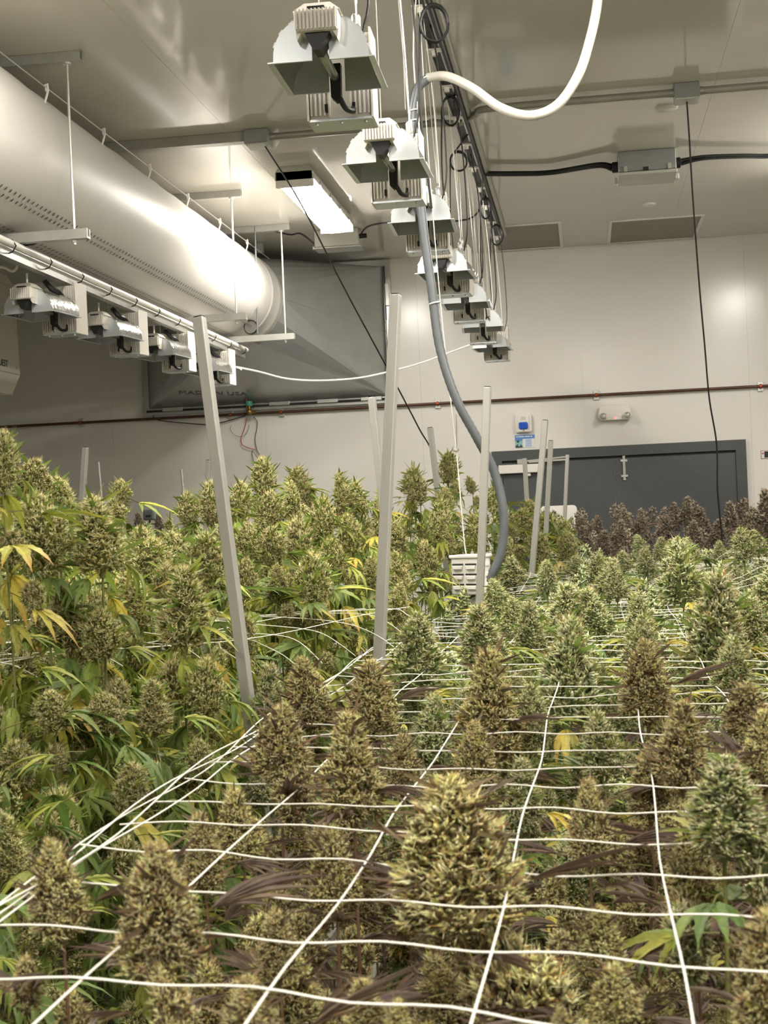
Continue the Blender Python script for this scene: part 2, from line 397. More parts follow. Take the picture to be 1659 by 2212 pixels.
MB().box2((RX1 + 0.004, YW - 0.055, RZ0), (RX1 + 0.012, YW - 0.04, RZ1)).build('gasket', M['dark_gap'], pl)
for fx in (0.1, 0.55, 0.75, 0.93):
    xx = RX0 + (RX1 - RX0) * fx; MB().box((xx, YW - 0.05, RZ0 - 0.012), (0.16, 0.02, 0.03)).build('cleat', M['galv_l'], pl, bevel=0.003)
for fz in (0.25, 0.5, 0.78):
    zz = RZ0 + (RZ1 - RZ0) * fz; MB().box((RX1 + 0.025, YW - 0.05, zz), (0.03, 0.02, 0.17)).build('cleat', M['galv_l'], pl, bevel=0.003)
# stamped letters on the lower panel
pa, pb, pc = Vector((C[(-1, -1)][0], YFL, RZ0)), Vector((C[(1, -1)][0], YFL, RZ0)), cp(-math.pi / 2)
slope = math.atan2(pc.z - pa.z, -(pc.y - pa.y))
txt = text_part('stamped_lettering', 'MADE IN USA', 0.085, (RX0 + 0.30, YW - 0.26, RZ0 + (0.225 * math.tan(slope))), mat('ink_stamp', (88, 89, 88), 0.6, noise=0.2, nscale=30), pl, rotx=math.pi - slope + 0.0, roty=-0.18, depth=0.002)

# hangers of the duct end
t = empty('duct_hanger', at(563, 520, 10.0), 'slotted strut bracket holding the end of the white duct', 'bracket')
p = at(563, 540, 10.0)
MB().box2((p.x - 0.02, 9.98, p.z - 0.02), (p.x + 0.02, 10.02, CEIL - 0.001)).build('strut', M['strut'], t)
MB().box2((p.x + 0.004, 9.972, p.z), (p.x + 0.014, 9.979, CEIL - 0.05)).build('slot', M['dark_gap'], t)

# ---------------------------------------------------------------- trapeze hangers left
def trapeze(Y, xr, xl, z, label):
    t = empty('trapeze_hanger', ((xr + xl) / 2, Y, z), label, 'hanger', 'trapeze hangers of the left lamp row')
    def chan(z0, nm):
        mb = MB(); mb.prism([(-0.02, 0), (-0.02, 0.04), (-0.012, 0.04), (-0.012, 0.008), (0.012, 0.008), (0.012, 0.04), (0.02, 0.04), (0.02, 0)], xl, xr, lambda v: Vector((v.y, Y + v.x, z0 + v.z)))
        return mb.build(nm, M['strut'], t)
    chan(CEIL - 0.041, 'ceiling_strut'); chan(z, 'hanging_strut')
    for xx in (xr - 0.06, xl + 0.03):
        MB().tube([(xx, Y, z - 0.02), (xx, Y, CEIL - 0.04)], 0.0055, 6).build('rod', M['wire'], t)
        mb = MB(); mb.lathe([(0.011, -0.012), (0.011, 0.0)], (xx, Y, z), n=6); mb.lathe([(0.018, -0.008), (0.018, 0.0)], (xx, Y, CEIL - 0.041), n=12)
        mb.build('nut', M['wire'], t)
    return t
trapeze(5.7, -1.95, -2.79, 2.9, 'nearest trapeze hanger: strut on rods crossing below the white duct')
trapeze(8.35, -1.92, -2.79, 2.9, 'second trapeze hanger, in front of the last duct stretch')
trapeze(9.42, -1.85, -2.79, 2.9, 'third trapeze hanger beside the duct end, with a cable coil on it')
LRX = -2.27
t = empty('lamp_rail', (LRX, 4, 2.85), 'pair of white conduits carrying the left lamp row', 'rail')
for dx in (-0.028, 0.028): MB().tube([(LRX + dx, 3.5, 2.882), (LRX + dx, 9.7, 2.882)], 0.016, 10).build('conduit', M['white_pl'], t, smooth=True)
MB().box2((LRX - 0.018, 3.5, 2.826), (LRX + 0.018, 9.7, 2.864)).build('channel', M['strut'], t)
for k in range(14):
    y = 4.4 + k * 0.4
    MB().tube([(LRX + 0.05 * math.cos(a), y, 2.872 + 0.033 * math.sin(a)) for a in [i * math.pi / 4 for i in range(8)]], 0.003, 4, closed=True).build('cable_tie', M['black'], t)
def coil(name, c, rx, rz, n, label, r=0.005, tail=None, yaw=0.0, group='black cable coils'):
    c = Vector(c); rr = random.Random(label); pts = []
    for i in range(n * 18 + 1):
        a = i / 18 * 2 * math.pi; k = 1 + 0.05 * math.sin(i * 0.37 + rr.random())
        o = Vector((rx * k * math.cos(a), 0.012 * math.sin(i * 0.21), rz * k * math.sin(a))); o.rotate(Matrix.Rotation(yaw, 3, 'Z'))
        pts.append(c + o)
    t = empty(name, c, label, 'cable', group)
    MB().tube(pts, r, 5).build('loop', M['black'], t, smooth=True)
    if tail: MB().tube(crom(tail, 5), r, 5).build('tail', M['black'], t, smooth=True)
    return t
coil('cable_coil', at(541, 707, 9.42), 0.045, 0.045, 3, 'thin black cable coil standing on the third trapeze hanger', 0.0035)
c = at(52, 521, 5.75); coil('cable_coil', c + Vector((0, 0, 0.0)), 0.055, 0.016, 2, 'flat black cable loop on the left conduits below the nearest hanger', 0.005)

# ---------------------------------------------------------------- grow lamps
def lamp_proto(name, hang, label):
    t = empty(name, (0, 0, 0), label, 'grow lamp')
    hw, hl, hh = 0.112, 0.13, 0.108
    prof = [(hw * math.cos(a), hh * math.sin(a) ** 0.8) for a in [math.pi * i / 20 for i in range(21)]]
    mb = MB()                                    # the curved sheet, 1.5 mm thick
    outer = [Vector((x, 0, z)) for x, z in prof]; inner = [Vector((x * 0.985, 0, z * 0.985)) for x, z in prof]
    vs = []; fs = []
    n = len(prof)
    for y in (-hl, hl):
        vs += [p + Vector((0, y, 0)) for p in outer] + [p + Vector((0, y, 0)) for p in inner]
    for j in range(n - 1):
        fs += [(j, j + 1, 2 * n + j + 1, 2 * n + j), (n + j, 3 * n + j, 3 * n + j + 1, n + j + 1), (j, n + j, n + j + 1, j + 1), (2 * n + j, 2 * n + j + 1, 3 * n + j + 1, 3 * n + j)]
    fs += [(0, 2 * n, 3 * n, n), (n - 1, 2 * n - 1, 4 * n - 1, 3 * n - 1)]
    mb.add(vs, fs).build('reflector', M['alu'], t, smooth=True)
    for sx in (-1, 1): MB().box((sx * (hw + 0.006), 0, 0.001), (0.014, 2 * hl + 0.004, 0.003)).build('reflector_lip', M['alu_s'], t)
    for sy in (-1, 1):
        y = sy * hl
        for sx in (-1, 1):                       # end plate in two halves, a notch for the lamp between
            pts = [(x, z) for x, z in prof if x * sx > 0.024]
            pts = sorted(pts, key=lambda p: -abs(p[0]))
            poly = [(sx * hw, 0)] + pts + [(sx * 0.02, hh * 0.99), (sx * 0.02, 0)]
            poly = [poly[i] for i in range(len(poly)) if i == 0 or poly[i] != poly[i - 1]]
            MB().prism(poly, y - 0.001, y + 0.001).build('end_plate', M['alu_s'], t)
            MB().box((sx * (hw * 0.59 + 0.004), y, 0.001), (hw * 0.86, 0.006, 0.003)).build('plate_hem', M['alu_s'], t)
        for i in (2, 4, 6, 8, 12, 14, 16, 18):
            x, z = prof[i]; a = math.atan2(z * 1.1, x)
            MB().box((x * 1.0, y - sy * 0.006, z * 1.0), (0.006, 0.012, 0.014), Matrix.Rotation(-a, 3, 'Y')).build('fold_tab', M['galv_l'], t)
    # cast socket housing at the near end
    y0, y1 = -hl - 0.055, -hl + 0.03
    hs = MB().prism([(-0.046, 0.052), (-0.05, 0.06), (-0.05, 0.1), (0.05, 0.1), (0.05, 0.06), (0.046, 0.052)], y0, y1).build('socket_housing', M['cast'], t, bevel=0.002)
    for i in range(11):
        MB().box((-0.044 + i * 0.0088, y0 - 0.003, 0.077), (0.0042, 0.008, 0.046)).build('fin', M['cast'], hs)
    v = [(-0.055, y0 + 0.01, 0.1), (0.055, y0 + 0.01, 0.1), (0.055, y1 + 0.01, 0.1), (-0.055, y1 + 0.01, 0.1), (-0.03, y0 + 0.03, 0.124), (0.03, y0 + 0.03, 0.124), (0.03, y1, 0.124), (-0.03, y1, 0.124)]
    MB().add(v, [(0, 1, 5, 4), (1, 2, 6, 5), (2, 3, 7, 6), (3, 0, 4, 7), (4, 5, 6, 7), (3, 2, 1, 0)]).build('housing_cap', M['cast'], t)
    MB().box((0, y0 + 0.012, 0.1035), (0.04, 0.016, 0.01)).build('housing_vent', M['dark_gap'], hs)
    for sx in (-1, 1):
        MB().prism([(sx * 0.036, 0.052), (sx * 0.05, 0.056), (sx * 0.046, 0.034)], y0 + 0.012, y1 - 0.01).build('housing_ear', M['cast'], hs)
    MB().prism([(-0.03, 0.054), (0.03, 0.054), (0.016, 0.03), (0.004, 0.012), (-0.01, 0.012), (-0.02, 0.03)], y0 + 0.015, -hl + 0.02).build('lamp_socket', M['black'], t)
    MB().prism([(-0.014, 0.06), (0.014, 0.06), (0.012, -0.022), (0.0, -0.034), (-0.012, -0.022)], hl - 0.035, hl - 0.008).build('lamp_socket', M['black'], t)
    MB().lathe([(0.004, -hl + 0.015), (0.011, -hl + 0.035), (0.011, hl - 0.05), (0.004, hl - 0.03)], (0, 0, 0.024), 'y', 12).build('lamp_tube', M['glass'], t, smooth=True)
    MB().tube(crom([(0.006, hl - 0.02, -0.02), (0.02, hl - 0.005, -0.045), (0.035, hl + 0.02, -0.045), (0.03, hl + 0.05, -0.02)], 5), 0.007, 6).build('lamp_lead', M['black'], t, smooth=True)
    # ribbed ballast behind
    b0, b1 = hl + 0.04, hl + 0.135
    ba = MB().box2((-0.078, b0, -0.055), (0.078, b1, 0.155)).build('ballast', M['cast'], t, bevel=0.002)
    for i in range(14):
        if 4 < i < 9: continue
        MB().box((-0.073 + i * 0.01123, b0 - 0.004, 0.052), (0.0048, 0.01, 0.2)).build('fin', M['cast'], ba)
    MB().box2((0.079, b0 - 0.012, -0.06), (0.084, b1 + 0.004, 0.165)).build('side_plate', M['cast'], ba)
    MB().box2((-0.084, b0 - 0.012, -0.06), (-0.079, b1 + 0.004, 0.165)).build('side_plate', M['cast'], ba)
    MB().box2((-0.08, b0 - 0.006, -0.062), (0.08, b1, -0.056)).build('bottom_plate', M['alu_s'], ba)
    for sx in (-0.062, 0.0, 0.062): MB().lathe([(0.005, -0.068), (0.005, -0.061)], (sx, b0 + 0.01, 0), n=8).build('screw', M['galv_l'], ba)
    for sx in (-0.035, 0.035): MB().box((sx, b0 - 0.006, -0.03), (0.008, 0.008, 0.02)).build('clip', M['black'], ba)
    # hanging hardware
    if hang > 0.5:
        MB().tube([(0, y0 + 0.06, 0.123), (0, y0 + 0.06, hang)], 0.0016, 5).build('hanging_wire', M['wire'], t)
        MB().tube([(0.05, b0 + 0.02, 0.155), (0.034, b0 + 0.02, hang * 0.6), (0.02, b0 + 0.0, hang)], 0.0016, 5).build('hanging_wire', M['wire'], t)
        MB().tube(crom([(0.06, 0.05, 0.12), (0.065, 0.05, 0.2), (0.055, 0.05, 0.5), (0.03, 0.04, hang)], 4), 0.0022, 5).build('lamp_cord', M['whitecable'], t)
        for (xx, yy, zz) in ((0.06, 0.05, 0.125), (0.05, b0 + 0.02, 0.17)):
            MB().lathe([(0.006, 0), (0.008, 0.006), (0.008, 0.035), (0.004, 0.042)], (xx, yy, zz - 0.005), n=10).build('wire_gripper', M['galv_l'], t, smooth=True)
        MB().tube(crom([(0.07, 0.11, 0.13), (0.09, 0.12, 0.25), (0.08, 0.13, 0.6), (0.05, 0.12, hang)], 4), 0.0036, 5).build('power_cord', M['black'], t)
    else:
        MB().tube([(0, y0 + 0.06, 0.123), (0, y0 + 0.06, hang)], 0.005, 6).build('hanging_rod', M['wire'], t)
        MB().tube([(0, b0 + 0.04, 0.154), (0, b0 + 0.04, hang)], 0.005, 6).build('hanging_rod', M['wire'], t)
        MB().tube(crom([(0.02, b0 - 0.0, 0.1), (0.02, b0 - 0.05, 0.12), (0.01, b0 - 0.09, 0.13), (-0.02, b0 - 0.1, hang)], 4), 0.012, 6).build('power_plug', M['black'], t, smooth=True)
    return t
LZ, LX, S, D1 = 2.785, -0.575, 1.05, 3.45
LZ = at(705, 165, D1).z; LX = at(712, 165, D1).x
order = ['nearest', 'second nearest', 'third nearest', 'fourth nearest', 'fifth', 'sixth', 'seventh and last']
p0 = lamp_proto('grow_lamp', CEIL - 0.045 - LZ, None)
px_c = [(712, 165), (840, 370), (915, 490), (965, 597), (1008, 661), (1043, 712), (1064, 755)]
for i, (px, py) in enumerate(px_c):
    o = p0 if i == 0 else copy_tree(p0)
    q = at(px, py, D1 + S * i)
    o.location = (q.x, D1 + S * i, LZ + max(-0.03, min(0.03, q.z - LZ)))
    props(o, f'{order[i]} grow lamp of the central row under the ceiling rail', 'grow lamp', 'grow lamps of the central row')
    o.rotation_euler.z = [0.02, -0.01, 0.03, -0.05, 0.02, 0.06, -0.08][i]
p1 = lamp_proto('grow_lamp', 0.17, None)
for i, d in enumerate((6.12, 7.05, 7.98, 8.95)):
    o = p1 if i == 0 else copy_tree(p1)
    o.location = (LRX - 0.05, d, 2.66); o.rotation_euler.z = -0.12
    props(o, ['leftmost grow lamp hanging from the left conduits, nearest the dehumidifier', 'second grow lamp from the left on the left conduits', 'third grow lamp on the left conduits, left of the leaning pole', 'last grow lamp on the left conduits, half hidden by the leaning pole'][i], 'grow lamp', 'grow lamps of the left row')

# central ceiling rail
t = empty('ceiling_rail', (LX + 0.02, 3, CEIL), 'black slotted rail on the ceiling carrying the central lamp row', 'rail')
RX = atz(985, 240, CEIL - 0.03).x; print('rail x', RX, atz(930, 60, CEIL - .03).x, atz(1045, 440, CEIL - 0.03).x)
for sx in (-1, 1): MB().box2((RX + sx * 0.022 - 0.003, 2.5, CEIL - 0.045), (RX + sx * 0.022 + 0.003, 10.2, CEIL - 0.001)).build('rail_side', M['galv_l'], t)
MB().box2((RX - 0.019, 2.5, CEIL - 0.028), (RX + 0.019, 10.2, CEIL - 0.001)).build('rail_groove', M['black'], t)
MB().tube([(RX + 0.05, 2.5, CEIL - 0.02), (RX + 0.05, 10.2, CEIL - 0.02)], 0.017, 8).build('rail_conduit', M['conduit'], t, smooth=True)
MB().tube([(RX + 0.034, 2.5, CEIL - 0.045), (RX + 0.034, 10.2, CEIL - 0.045)], 0.01, 6).build('power_cable', M['black'], t, smooth=True)
for k in range(14):
    y = 3.3 + k * 0.525
    mb = MB().box((RX, y, CEIL - 0.05), (0.062, 0.04, 0.006)); mb.lathe([(0.012, -0.02), (0.012, 0)], (RX, y, CEIL - 0.053), n=8); mb.build('rail_plate', M['white_pl'], t)
    if k % 2: MB().tube([(RX - 0.01, y, CEIL - 0.05), (RX - 0.012, y, LZ + 0.3)], 0.0015, 5).build('drop_wire', M['wire'], t)
# black cord coils on the rail
co = [((937, 52), 30, 40, 4.95, 'largest black cord coil, hanging at the top of the central rail'), ((973, 240), 19, 32, 6.6, 'narrow oval black cord coil below the clear hose'),
      ((990, 349), 18, 21, 7.3, 'round black cord coil right of the second lamp'), ((1048, 450), 11, 23, 8.3, 'slim black cord coil beneath the ceiling cable bundle'), ((1072, 508), 13, 22, 9.0, 'smallest black cord coil, farthest along the rail')]
for (px, py), rx, rz, d, lab in co:
    c = at(px, py, d); k = d / FPX
    coil('cord_coil', c, rx * k, rz * k, 3, lab, 0.0042, tail=[c + Vector((-rx * k, 0, 0)), c + Vector((-rx * k - 0.01, 0, -0.3)), c + Vector((-rx * k + 0.01, 0.03, -0.62))], yaw=0.2, group='black cord coils of the central rail')
    MB().tube([c + Vector((-rx * k * 0.6, 0, rz * k * 0.8)), (RX + 0.03, c.y, CEIL - 0.045)], 0.0045, 5).build('feed', M['black'], [o for o in COL.objects if o.get('label') == lab][0])

# hose
hp = [(1291, -40, 5.0), (1290, 10, 5.0), (1276, 80, 5.0), (1250, 160, 5.0), (1205, 226, 5.0), (1145, 250, 5.0), (1080, 232, 5.05), (1020, 190, 5.1), (965, 165, 5.15), (925, 168, 5.2)]
hg = [(925, 168, 5.2), (898, 200, 5.2), (889, 290, 5.2), (905, 410, 5.2), (918, 520, 5.2), (932, 620, 5.2), (950, 750, 5.2), (985, 860, 5.2), (1030, 945, 5.22), (1068, 1020, 5.25), (1088, 1110, 5.25), (1083, 1190, 5.25), (1062, 1240, 5.25), (1030, 1276, 5.25), (985, 1292, 5.28)]
hz = empty('flexible_hose', at(985, 1292, 5.28), 'flexible hose looping down from the ceiling, clear white above and ribbed grey below', 'hose')
MB().tube(crom([at(*q) for q in hp], 6), 0.017, 10).build('clear_hose', M['hose_w'], hz, smooth=True)
pts = crom([at(*q) for q in hg], 14)
MB().tube(pts, [0.0162 + 0.0012 * (i % 2) for i in range(len(pts))], 10).build('ribbed_hose', M['hose'], hz, smooth=True)
for q in ((925, 168, 5.2), (893, 240, 5.2), (893, 262, 5.2), (939, 655, 5.2)):
    c = at(*q); MB().tube([c + Vector((0.02 * math.cos(a), 0.02 * math.sin(a), 0.004 * math.cos(a))) for a in [i * math.pi / 5 for i in range(10)]], 0.003, 4, closed=True).build('cable_tie', M['whitecable'], hz)
MB().tube(crom([at(900, -30, 5.2), at(893, 120, 5.2), at(905, 270, 5.19), at(908, 400, 5.17)], 6), 0.003, 5).build('support_cord', M['whitecable'], hz)

# louvred sensor box on a cord
t = empty('sensor_box', at(1015, 1290, 5.32), 'beige louvred sensor box hanging on a cord beside the hose', 'sensor box')
c = at(1018, 1243, 5.25); Rz = Matrix.Rotation(-0.45, 3, 'Z')
bd = MB().box(c, (0.115, 0.09, 0.135), Rz).build('body', M['white_pl'], t, bevel=0.006)
for sx in (-1, 1):
    for k in range(3):
        o = Rz @ Vector((sx * 0.027, -0.046, 0.038 - k * 0.036)); MB().prism([(-0.022, 0), (0.022, 0), (0.017, -0.014), (-0.017, -0.014)], -0.008, 0.001, lambda v: c + o + Rz @ v).build('louvre', M['white_pl'], bd, bevel=0.002)
        o2 = o + Rz @ Vector((0, -0.001, 0.004)); MB().box(c + o2, (0.044, 0.004, 0.006), Rz).build('slot', M['dark_gap'], bd)
for k in range(6):
    o = Rz @ Vector((0.0575, -0.02 + 0.035 * (k % 2), 0.04 - (k // 2) * 0.036)); MB().box(c + o, (0.006, 0.024, 0.016), Rz).build('louvre', M['white_pl'], bd, bevel=0.002)
MB().box(c + Vector((0, 0, 0.07)), (0.125, 0.1, 0.012), Rz).build('lid', M['white_pl'], bd, bevel=0.003)
a = at(1010, 1205, 5.25)
MB().tube(crom([a, at(1004, 1180, 5.25), at(995, 1080, 5.25), at(986, 972, 5.25)], 5), 0.0022, 5).build('cord', M['whitecable'], t)
MB().tube([at(986, 972, 5.25), at(986, 895, 5.25)], 0.0028, 5).build('cord', M['wire'], t)
MB().tube(crom([at(986, 972, 5.25), at(973, 860, 5.25), at(950, 640, 5.25), at(925, 330, 5.25), at(905, 0, 5.25), (at(900, -30, 5.25).x, 5.3, CEIL - 0.05)], 4), 0.002, 5).build('hanging_wire', M['whitecable'], t)
MB().lathe([(0.004, -0.006), (0.012, -0.003), (0.012, 0.004), (0.004, 0.007)], at(985, 972, 5.25), n=10).build('toggle', M['wire'], t, smooth=True)
MB().lathe([(0.05, -0.3), (0.052, 0.0)], at(1006, 1292, 5.3), n=20).build('air_tube', M['jbox_l'], t, smooth=True)
# ---------------------------------------------------------------- conduits and boxes on the ceiling
zc = CEIL - 0.03
def cbox(px0, px1, py0, d, label, dy=0.12, h=0.07):
    a, b = at(px0, py0, d), at(px1, py0, d)
    t = empty('junction_box', ((a.x + b.x) / 2, d, CEIL), label, 'junction box')
    MB().box2((a.x, d - dy / 2, CEIL - h), (b.x, d + dy / 2, CEIL - 0.001)).build('body', M['jbox'], t, bevel=0.003)
    MB().box2((a.x + 0.004, d - dy / 2 + 0.004, CEIL - h - 0.006), (b.x - 0.004, d + dy / 2 - 0.004, CEIL - h)).build('lid', M['jbox_l'], t)
    for sx in (a.x + 0.012, b.x - 0.012): MB().lathe([(0.004, -0.004), (0.004, 0)], (sx, d - dy / 2 + 0.015, CEIL - h - 0.006), n=6).build('screw', M['galv_l'], t)
    for xx, s in ((a.x, -1), (b.x, 1)): MB().lathe([(0.02, 0), (0.02, s * 0.02)], (xx, d, zc), 'x', 12).build('connector', M['strut'], t)
    return t
dB = 7.12
cbox(532, 583, 285, dB, 'grey junction box on the ceiling conduit left of the lamp row', 0.13)
dC = 6.92
cbox(1456, 1510, 207, dC, 'grey junction box on the right ceiling conduit above the hanging cable', 0.12)
a, b, c2 = atz(236, 302, zc), atz(528, 284, zc), atz(590, 276, zc)
e1 = atz(880, 256, zc)
t = empty('ceiling_conduit', (a.x, dB, zc), 'grey conduit and flat raceway crossing the ceiling left of the lamps', 'conduit')
MB().box2((a.x - 0.6, dB - 0.03, CEIL - 0.05), (at(530, 285, dB).x, dB + 0.03, CEIL - 0.001)).build('raceway', M['conduit'], t)
MB().tube([(at(583, 285, dB).x, dB, zc), (e1.x + 0.15, dB, zc)], 0.018, 10).build('conduit', M['conduit'], t, smooth=True)
t = empty('ceiling_conduit', (-0.3, dC, zc), 'grey conduit bending across the ceiling right of the lamp rail', 'conduit')
MB().tube(crom([(e1.x + 0.15, dB, zc), atz(930, 264, zc), atz(985, 266, zc), atz(1030, 246, zc), atz(1075, 233, zc), (at(1456, 207, dC).x, dC, zc)], 6), 0.018, 10).build('conduit', M['conduit'], t, smooth=True)
MB().tube([(at(1510, 207, dC).x, dC, zc), (XR - 0.02, dC - 0.0, zc)], 0.018, 10).build('conduit', M['conduit'], t, smooth=True)

# cable box
d = 8.25
a, b = at(1335, 370, d), at(1458, 370, d)
t = empty('cable_box', ((a.x + b.x) / 2, d, CEIL), 'large grey cable box with a clear lid on the ceiling', 'cable box')
MB().box2((a.x, d - 0.14, CEIL - 0.115), (b.x, d + 0.14, CEIL - 0.001)).build('body', M['jbox'], t, bevel=0.006)
MB().box2((a.x - 0.004, d - 0.144, CEIL - 0.135), (b.x + 0.004, d + 0.144, CEIL - 0.117)).build('lid', M['jbox_l'], t, bevel=0.004)
for sx in (a.x - 0.012, b.x + 0.012):
    MB().box((sx, d + 0.02, CEIL - 0.126), (0.022, 0.03, 0.03)).build('latch', M['jbox_l'], t, bevel=0.003)
MB().box(((a.x + b.x) / 2 - 0.01, d - 0.143, CEIL - 0.105), (0.03, 0.008, 0.018)).build('catch', M['black'], t)
for fx in (0.12, 0.88): MB().box((a.x + (b.x - a.x) * fx, d - 0.143, CEIL - 0.1), (0.018, 0.008, 0.03)).build('hinge', M['jbox_l'], t)
for sx, s in ((a.x, -1), (b.x, 1)):
    MB().lathe([(0.03, 0), (0.03, s * 0.03), (0.02, s * 0.035)], (sx, d, CEIL - 0.055), 'x', 14).build('cable_gland', M['black'], t, smooth=True)
def bundle(name, pts, n, r, label, fan=None):
    t = empty(name, pts[0], label, 'cable'); rr = random.Random(label)
    for k in range(n):
        a = 2 * math.pi * k / n; off = Vector((0, r * 0.9 * math.cos(a), r * 0.9 * math.sin(a)))
        pp = [Vector((p[0], p[1], min(p[2], CEIL - 0.034))) + off * (fan[i] if fan else 1) for i, p in enumerate(pts)]
        MB().tube(crom(pp, 6), r, 6).build('cable', M['black'], t, smooth=True)
    return t
zb = CEIL - 0.055
bundle('cable_bundle', [(a.x - 0.03, d, zb), at(1290, 357, d - 0.02), at(1190, 354, d + 0.1), at(1110, 374, d + 0.06), at(1045, 375, d)], 4, 0.008, 'black cable bundle running from the lamp rail to the grey cable box', [2.0, 1.2, 1, 1, 1])
bundle('cable_bundle', [(b.x + 0.03, d, zb), at(1520, 341, d), at(1600, 320, d + 0.05), at(1659, 320, d + 0.1), at(1740, 318, d + 0.1)], 3, 0.008, 'black cable bundle leaving the grey cable box to the right', [2.0, 1.2, 1, 1, 1])

# emergency driver box by the strip light, with its cords
d = 9.75
a, b = at(681, 500, d), at(776, 500, d)
t = empty('driver_box', ((a.x + b.x) / 2, d, CEIL), 'grey box at the far end of the lit strip light', 'box')
MB().box2((a.x, d - 0.05, CEIL - 0.115), (b.x, d + 0.12, CEIL - 0.001)).build('body', M['jbox_l'], t, bevel=0.005)
MB().box2((a.x - 0.005, d - 0.055, CEIL - 0.127), (b.x + 0.005, d + 0.125, CEIL - 0.117)).build('lid', M['galv_l'], t, bevel=0.002)
for sx in (a.x - 0.008, b.x + 0.008): MB().box((sx, d - 0.03, CEIL - 0.118), (0.012, 0.03, 0.02)).build('clasp', M['galv_l'], t)
t = empty('black_cord', at(785, 488, 9.7), 'short black cord from the box by the strip light to the lamp row', 'cable')
MB().tube(crom([(b.x, d, CEIL - 0.05), at(800, 487, 9.6), at(880, 478, 9.0), at(1010, 474, 8.9), (RX, 8.9, CEIL - 0.04)], 5), 0.006, 6).build('cord', M['black'], t, smooth=True)
MB().lathe([(0.016, 0), (0.016, 0.05)], (b.x, d, CEIL - 0.05), 'x', 10).build('gland', M['black'], t)
t = empty('black_cord', at(555, 488, 9.6), 'slack black cord between the duct hanger rod and the strip light box', 'cable')
MB().tube(crom([at(552, 486, 9.42), at(580, 495, 9.5), at(625, 507, 9.6), at(650, 505, 9.7), (a.x, d, CEIL - 0.09)], 6), 0.006, 6).build('cord', M['black'], t, smooth=True)
MB().tube([at(551, 490, 9.40), at(556, 722, 9.40)], 0.006, 6).build('drop', M['hose'], t, smooth=True)

# loose cables hanging across the view
t = MB().tube(crom([(at(572, 300, dB).x, dB, CEIL - 0.075), at(650, 440, 7.3), at(745, 625, 7.5), at(850, 820, 7.75), at(905, 925, 7.9), at(935, 985, 8.0), at(945, 1100, 8.0)], 6), 0.0042, 5).build('hanging_cable', M['black'], smooth=True)
props(t, 'thin black cable slanting down from the left junction box into the plants', 'cable')
t = MB().tube(crom([(at(1483, 207, dC).x, dC, CEIL - 0.075), at(1489, 300, 6.95), at(1496, 420, 7.0), at(1510, 610, 7.05), at(1522, 745, 7.1), at(1532, 860, 7.1), at(1548, 960, 7.15), at(1550, 1060, 7.15), at(1560, 1170, 7.2), at(1556, 1240, 7.2)], 6), 0.0042, 5).build('hanging_cable', M['black'], smooth=True)
props(t, 'thin black cable hanging from the right junction box past the dark doors', 'cable')
t = MB().tube(crom([(LRX + 0.08, 9.3, 2.71), at(505, 792, 9.4), at(560, 803, 9.5), at(620, 818, 9.6), at(690, 822, 9.7), at(770, 817, 9.8), at(840, 803, 9.85), at(910, 784, 9.9), at(970, 762, 9.85), at(1030, 740, 9.75)], 5), 0.0065, 6).build('sagging_cable', M['whitecable'], smooth=True)
props(t, 'white cable sagging between the two lamp rows in front of the back wall', 'cable')
t = MB().tube(crom([at(-60, 590, 5.9), at(0, 577, 5.9), at(25, 586, 5.9), at(35, 580, 5.9), at(42, 566, 5.92), (LRX - 0.05, 6.0, 2.85)], 5), 0.006, 6).build('loose_cable', M['whitecable'], smooth=True)
props(t, 'short white cable drooping at the left edge above the first left lamp', 'cable')

# dehumidifier at the left edge: its long side faces the aisle
xf = -3.58
def aty(px, py):                       # the point seen at a pixel on the plane x = xf
    r = ray(px, py); r = r * (xf / r.x); return Vector((xf, r.y, r.z + CZ))
e, bot, tp, tp2 = aty(44, 810), aty(27, 853), aty(32, 622), aty(14, 594)
yn = 7.55
t = empty('dehumidifier', (xf - 0.3, 8.4, bot.z), 'white box dehumidifier hung at the left edge, black lettering on its side', 'dehumidifier')
def side(name, poly, x0, x1, mt=M['dehum'], bev=0.004):
    return MB().prism(poly, x0, x1, lambda v: Vector((v.y, v.x, v.z))).build(name, mt, t, bevel=bev)
side('body', [(yn, e.z), (e.y, e.z), (tp.y, tp.z), (yn, tp.z)], xf - 0.55, xf)
side('drip_hood', [(yn + 0.12, bot.z), (bot.y, bot.z), (e.y, e.z - 0.001), (yn, e.z - 0.001)], xf - 0.55, xf)
side('top_hood', [(yn, tp.z + 0.001), (tp.y, tp.z + 0.001), (tp2.y, tp2.z), (yn + 0.2, tp2.z)], xf - 0.55, xf)
lt = aty(17, 793)
text_part('lettering', 'QUEST', 0.06, (xf + 0.001, lt.y, lt.z), M['black'], t, rotz=math.pi / 2, align='RIGHT')
MB().tube([(xf - 0.1, bot.y - 0.16, bot.z - 0.03), (xf - 0.1, bot.y - 0.05, bot.z - 0.03)], 0.022, 8).build('drain_pipe', M['black'], t)
MB().box2((xf - 0.12, bot.y - 0.16, bot.z - 0.03), (xf - 0.08, bot.y - 0.12, bot.z + 0.01)).build('drain_neck', M['black'], t)
for yy, zz in ((e.y - 0.06, e.z + 0.04), (e.y - 0.03, e.z + 0.26)): MB().lathe([(0.006, 0), (0.006, 0.003)], (xf, yy, zz), 'x', 8).build('screw', M['strut'], t)
for yy in (yn + 0.3, tp2.y - 0.2):
    MB().tube([(xf - 0.27, yy, tp2.z), (xf - 0.27, yy, CEIL - 0.001)], 0.005, 6).build('hanging_rod', M['wire'], t)

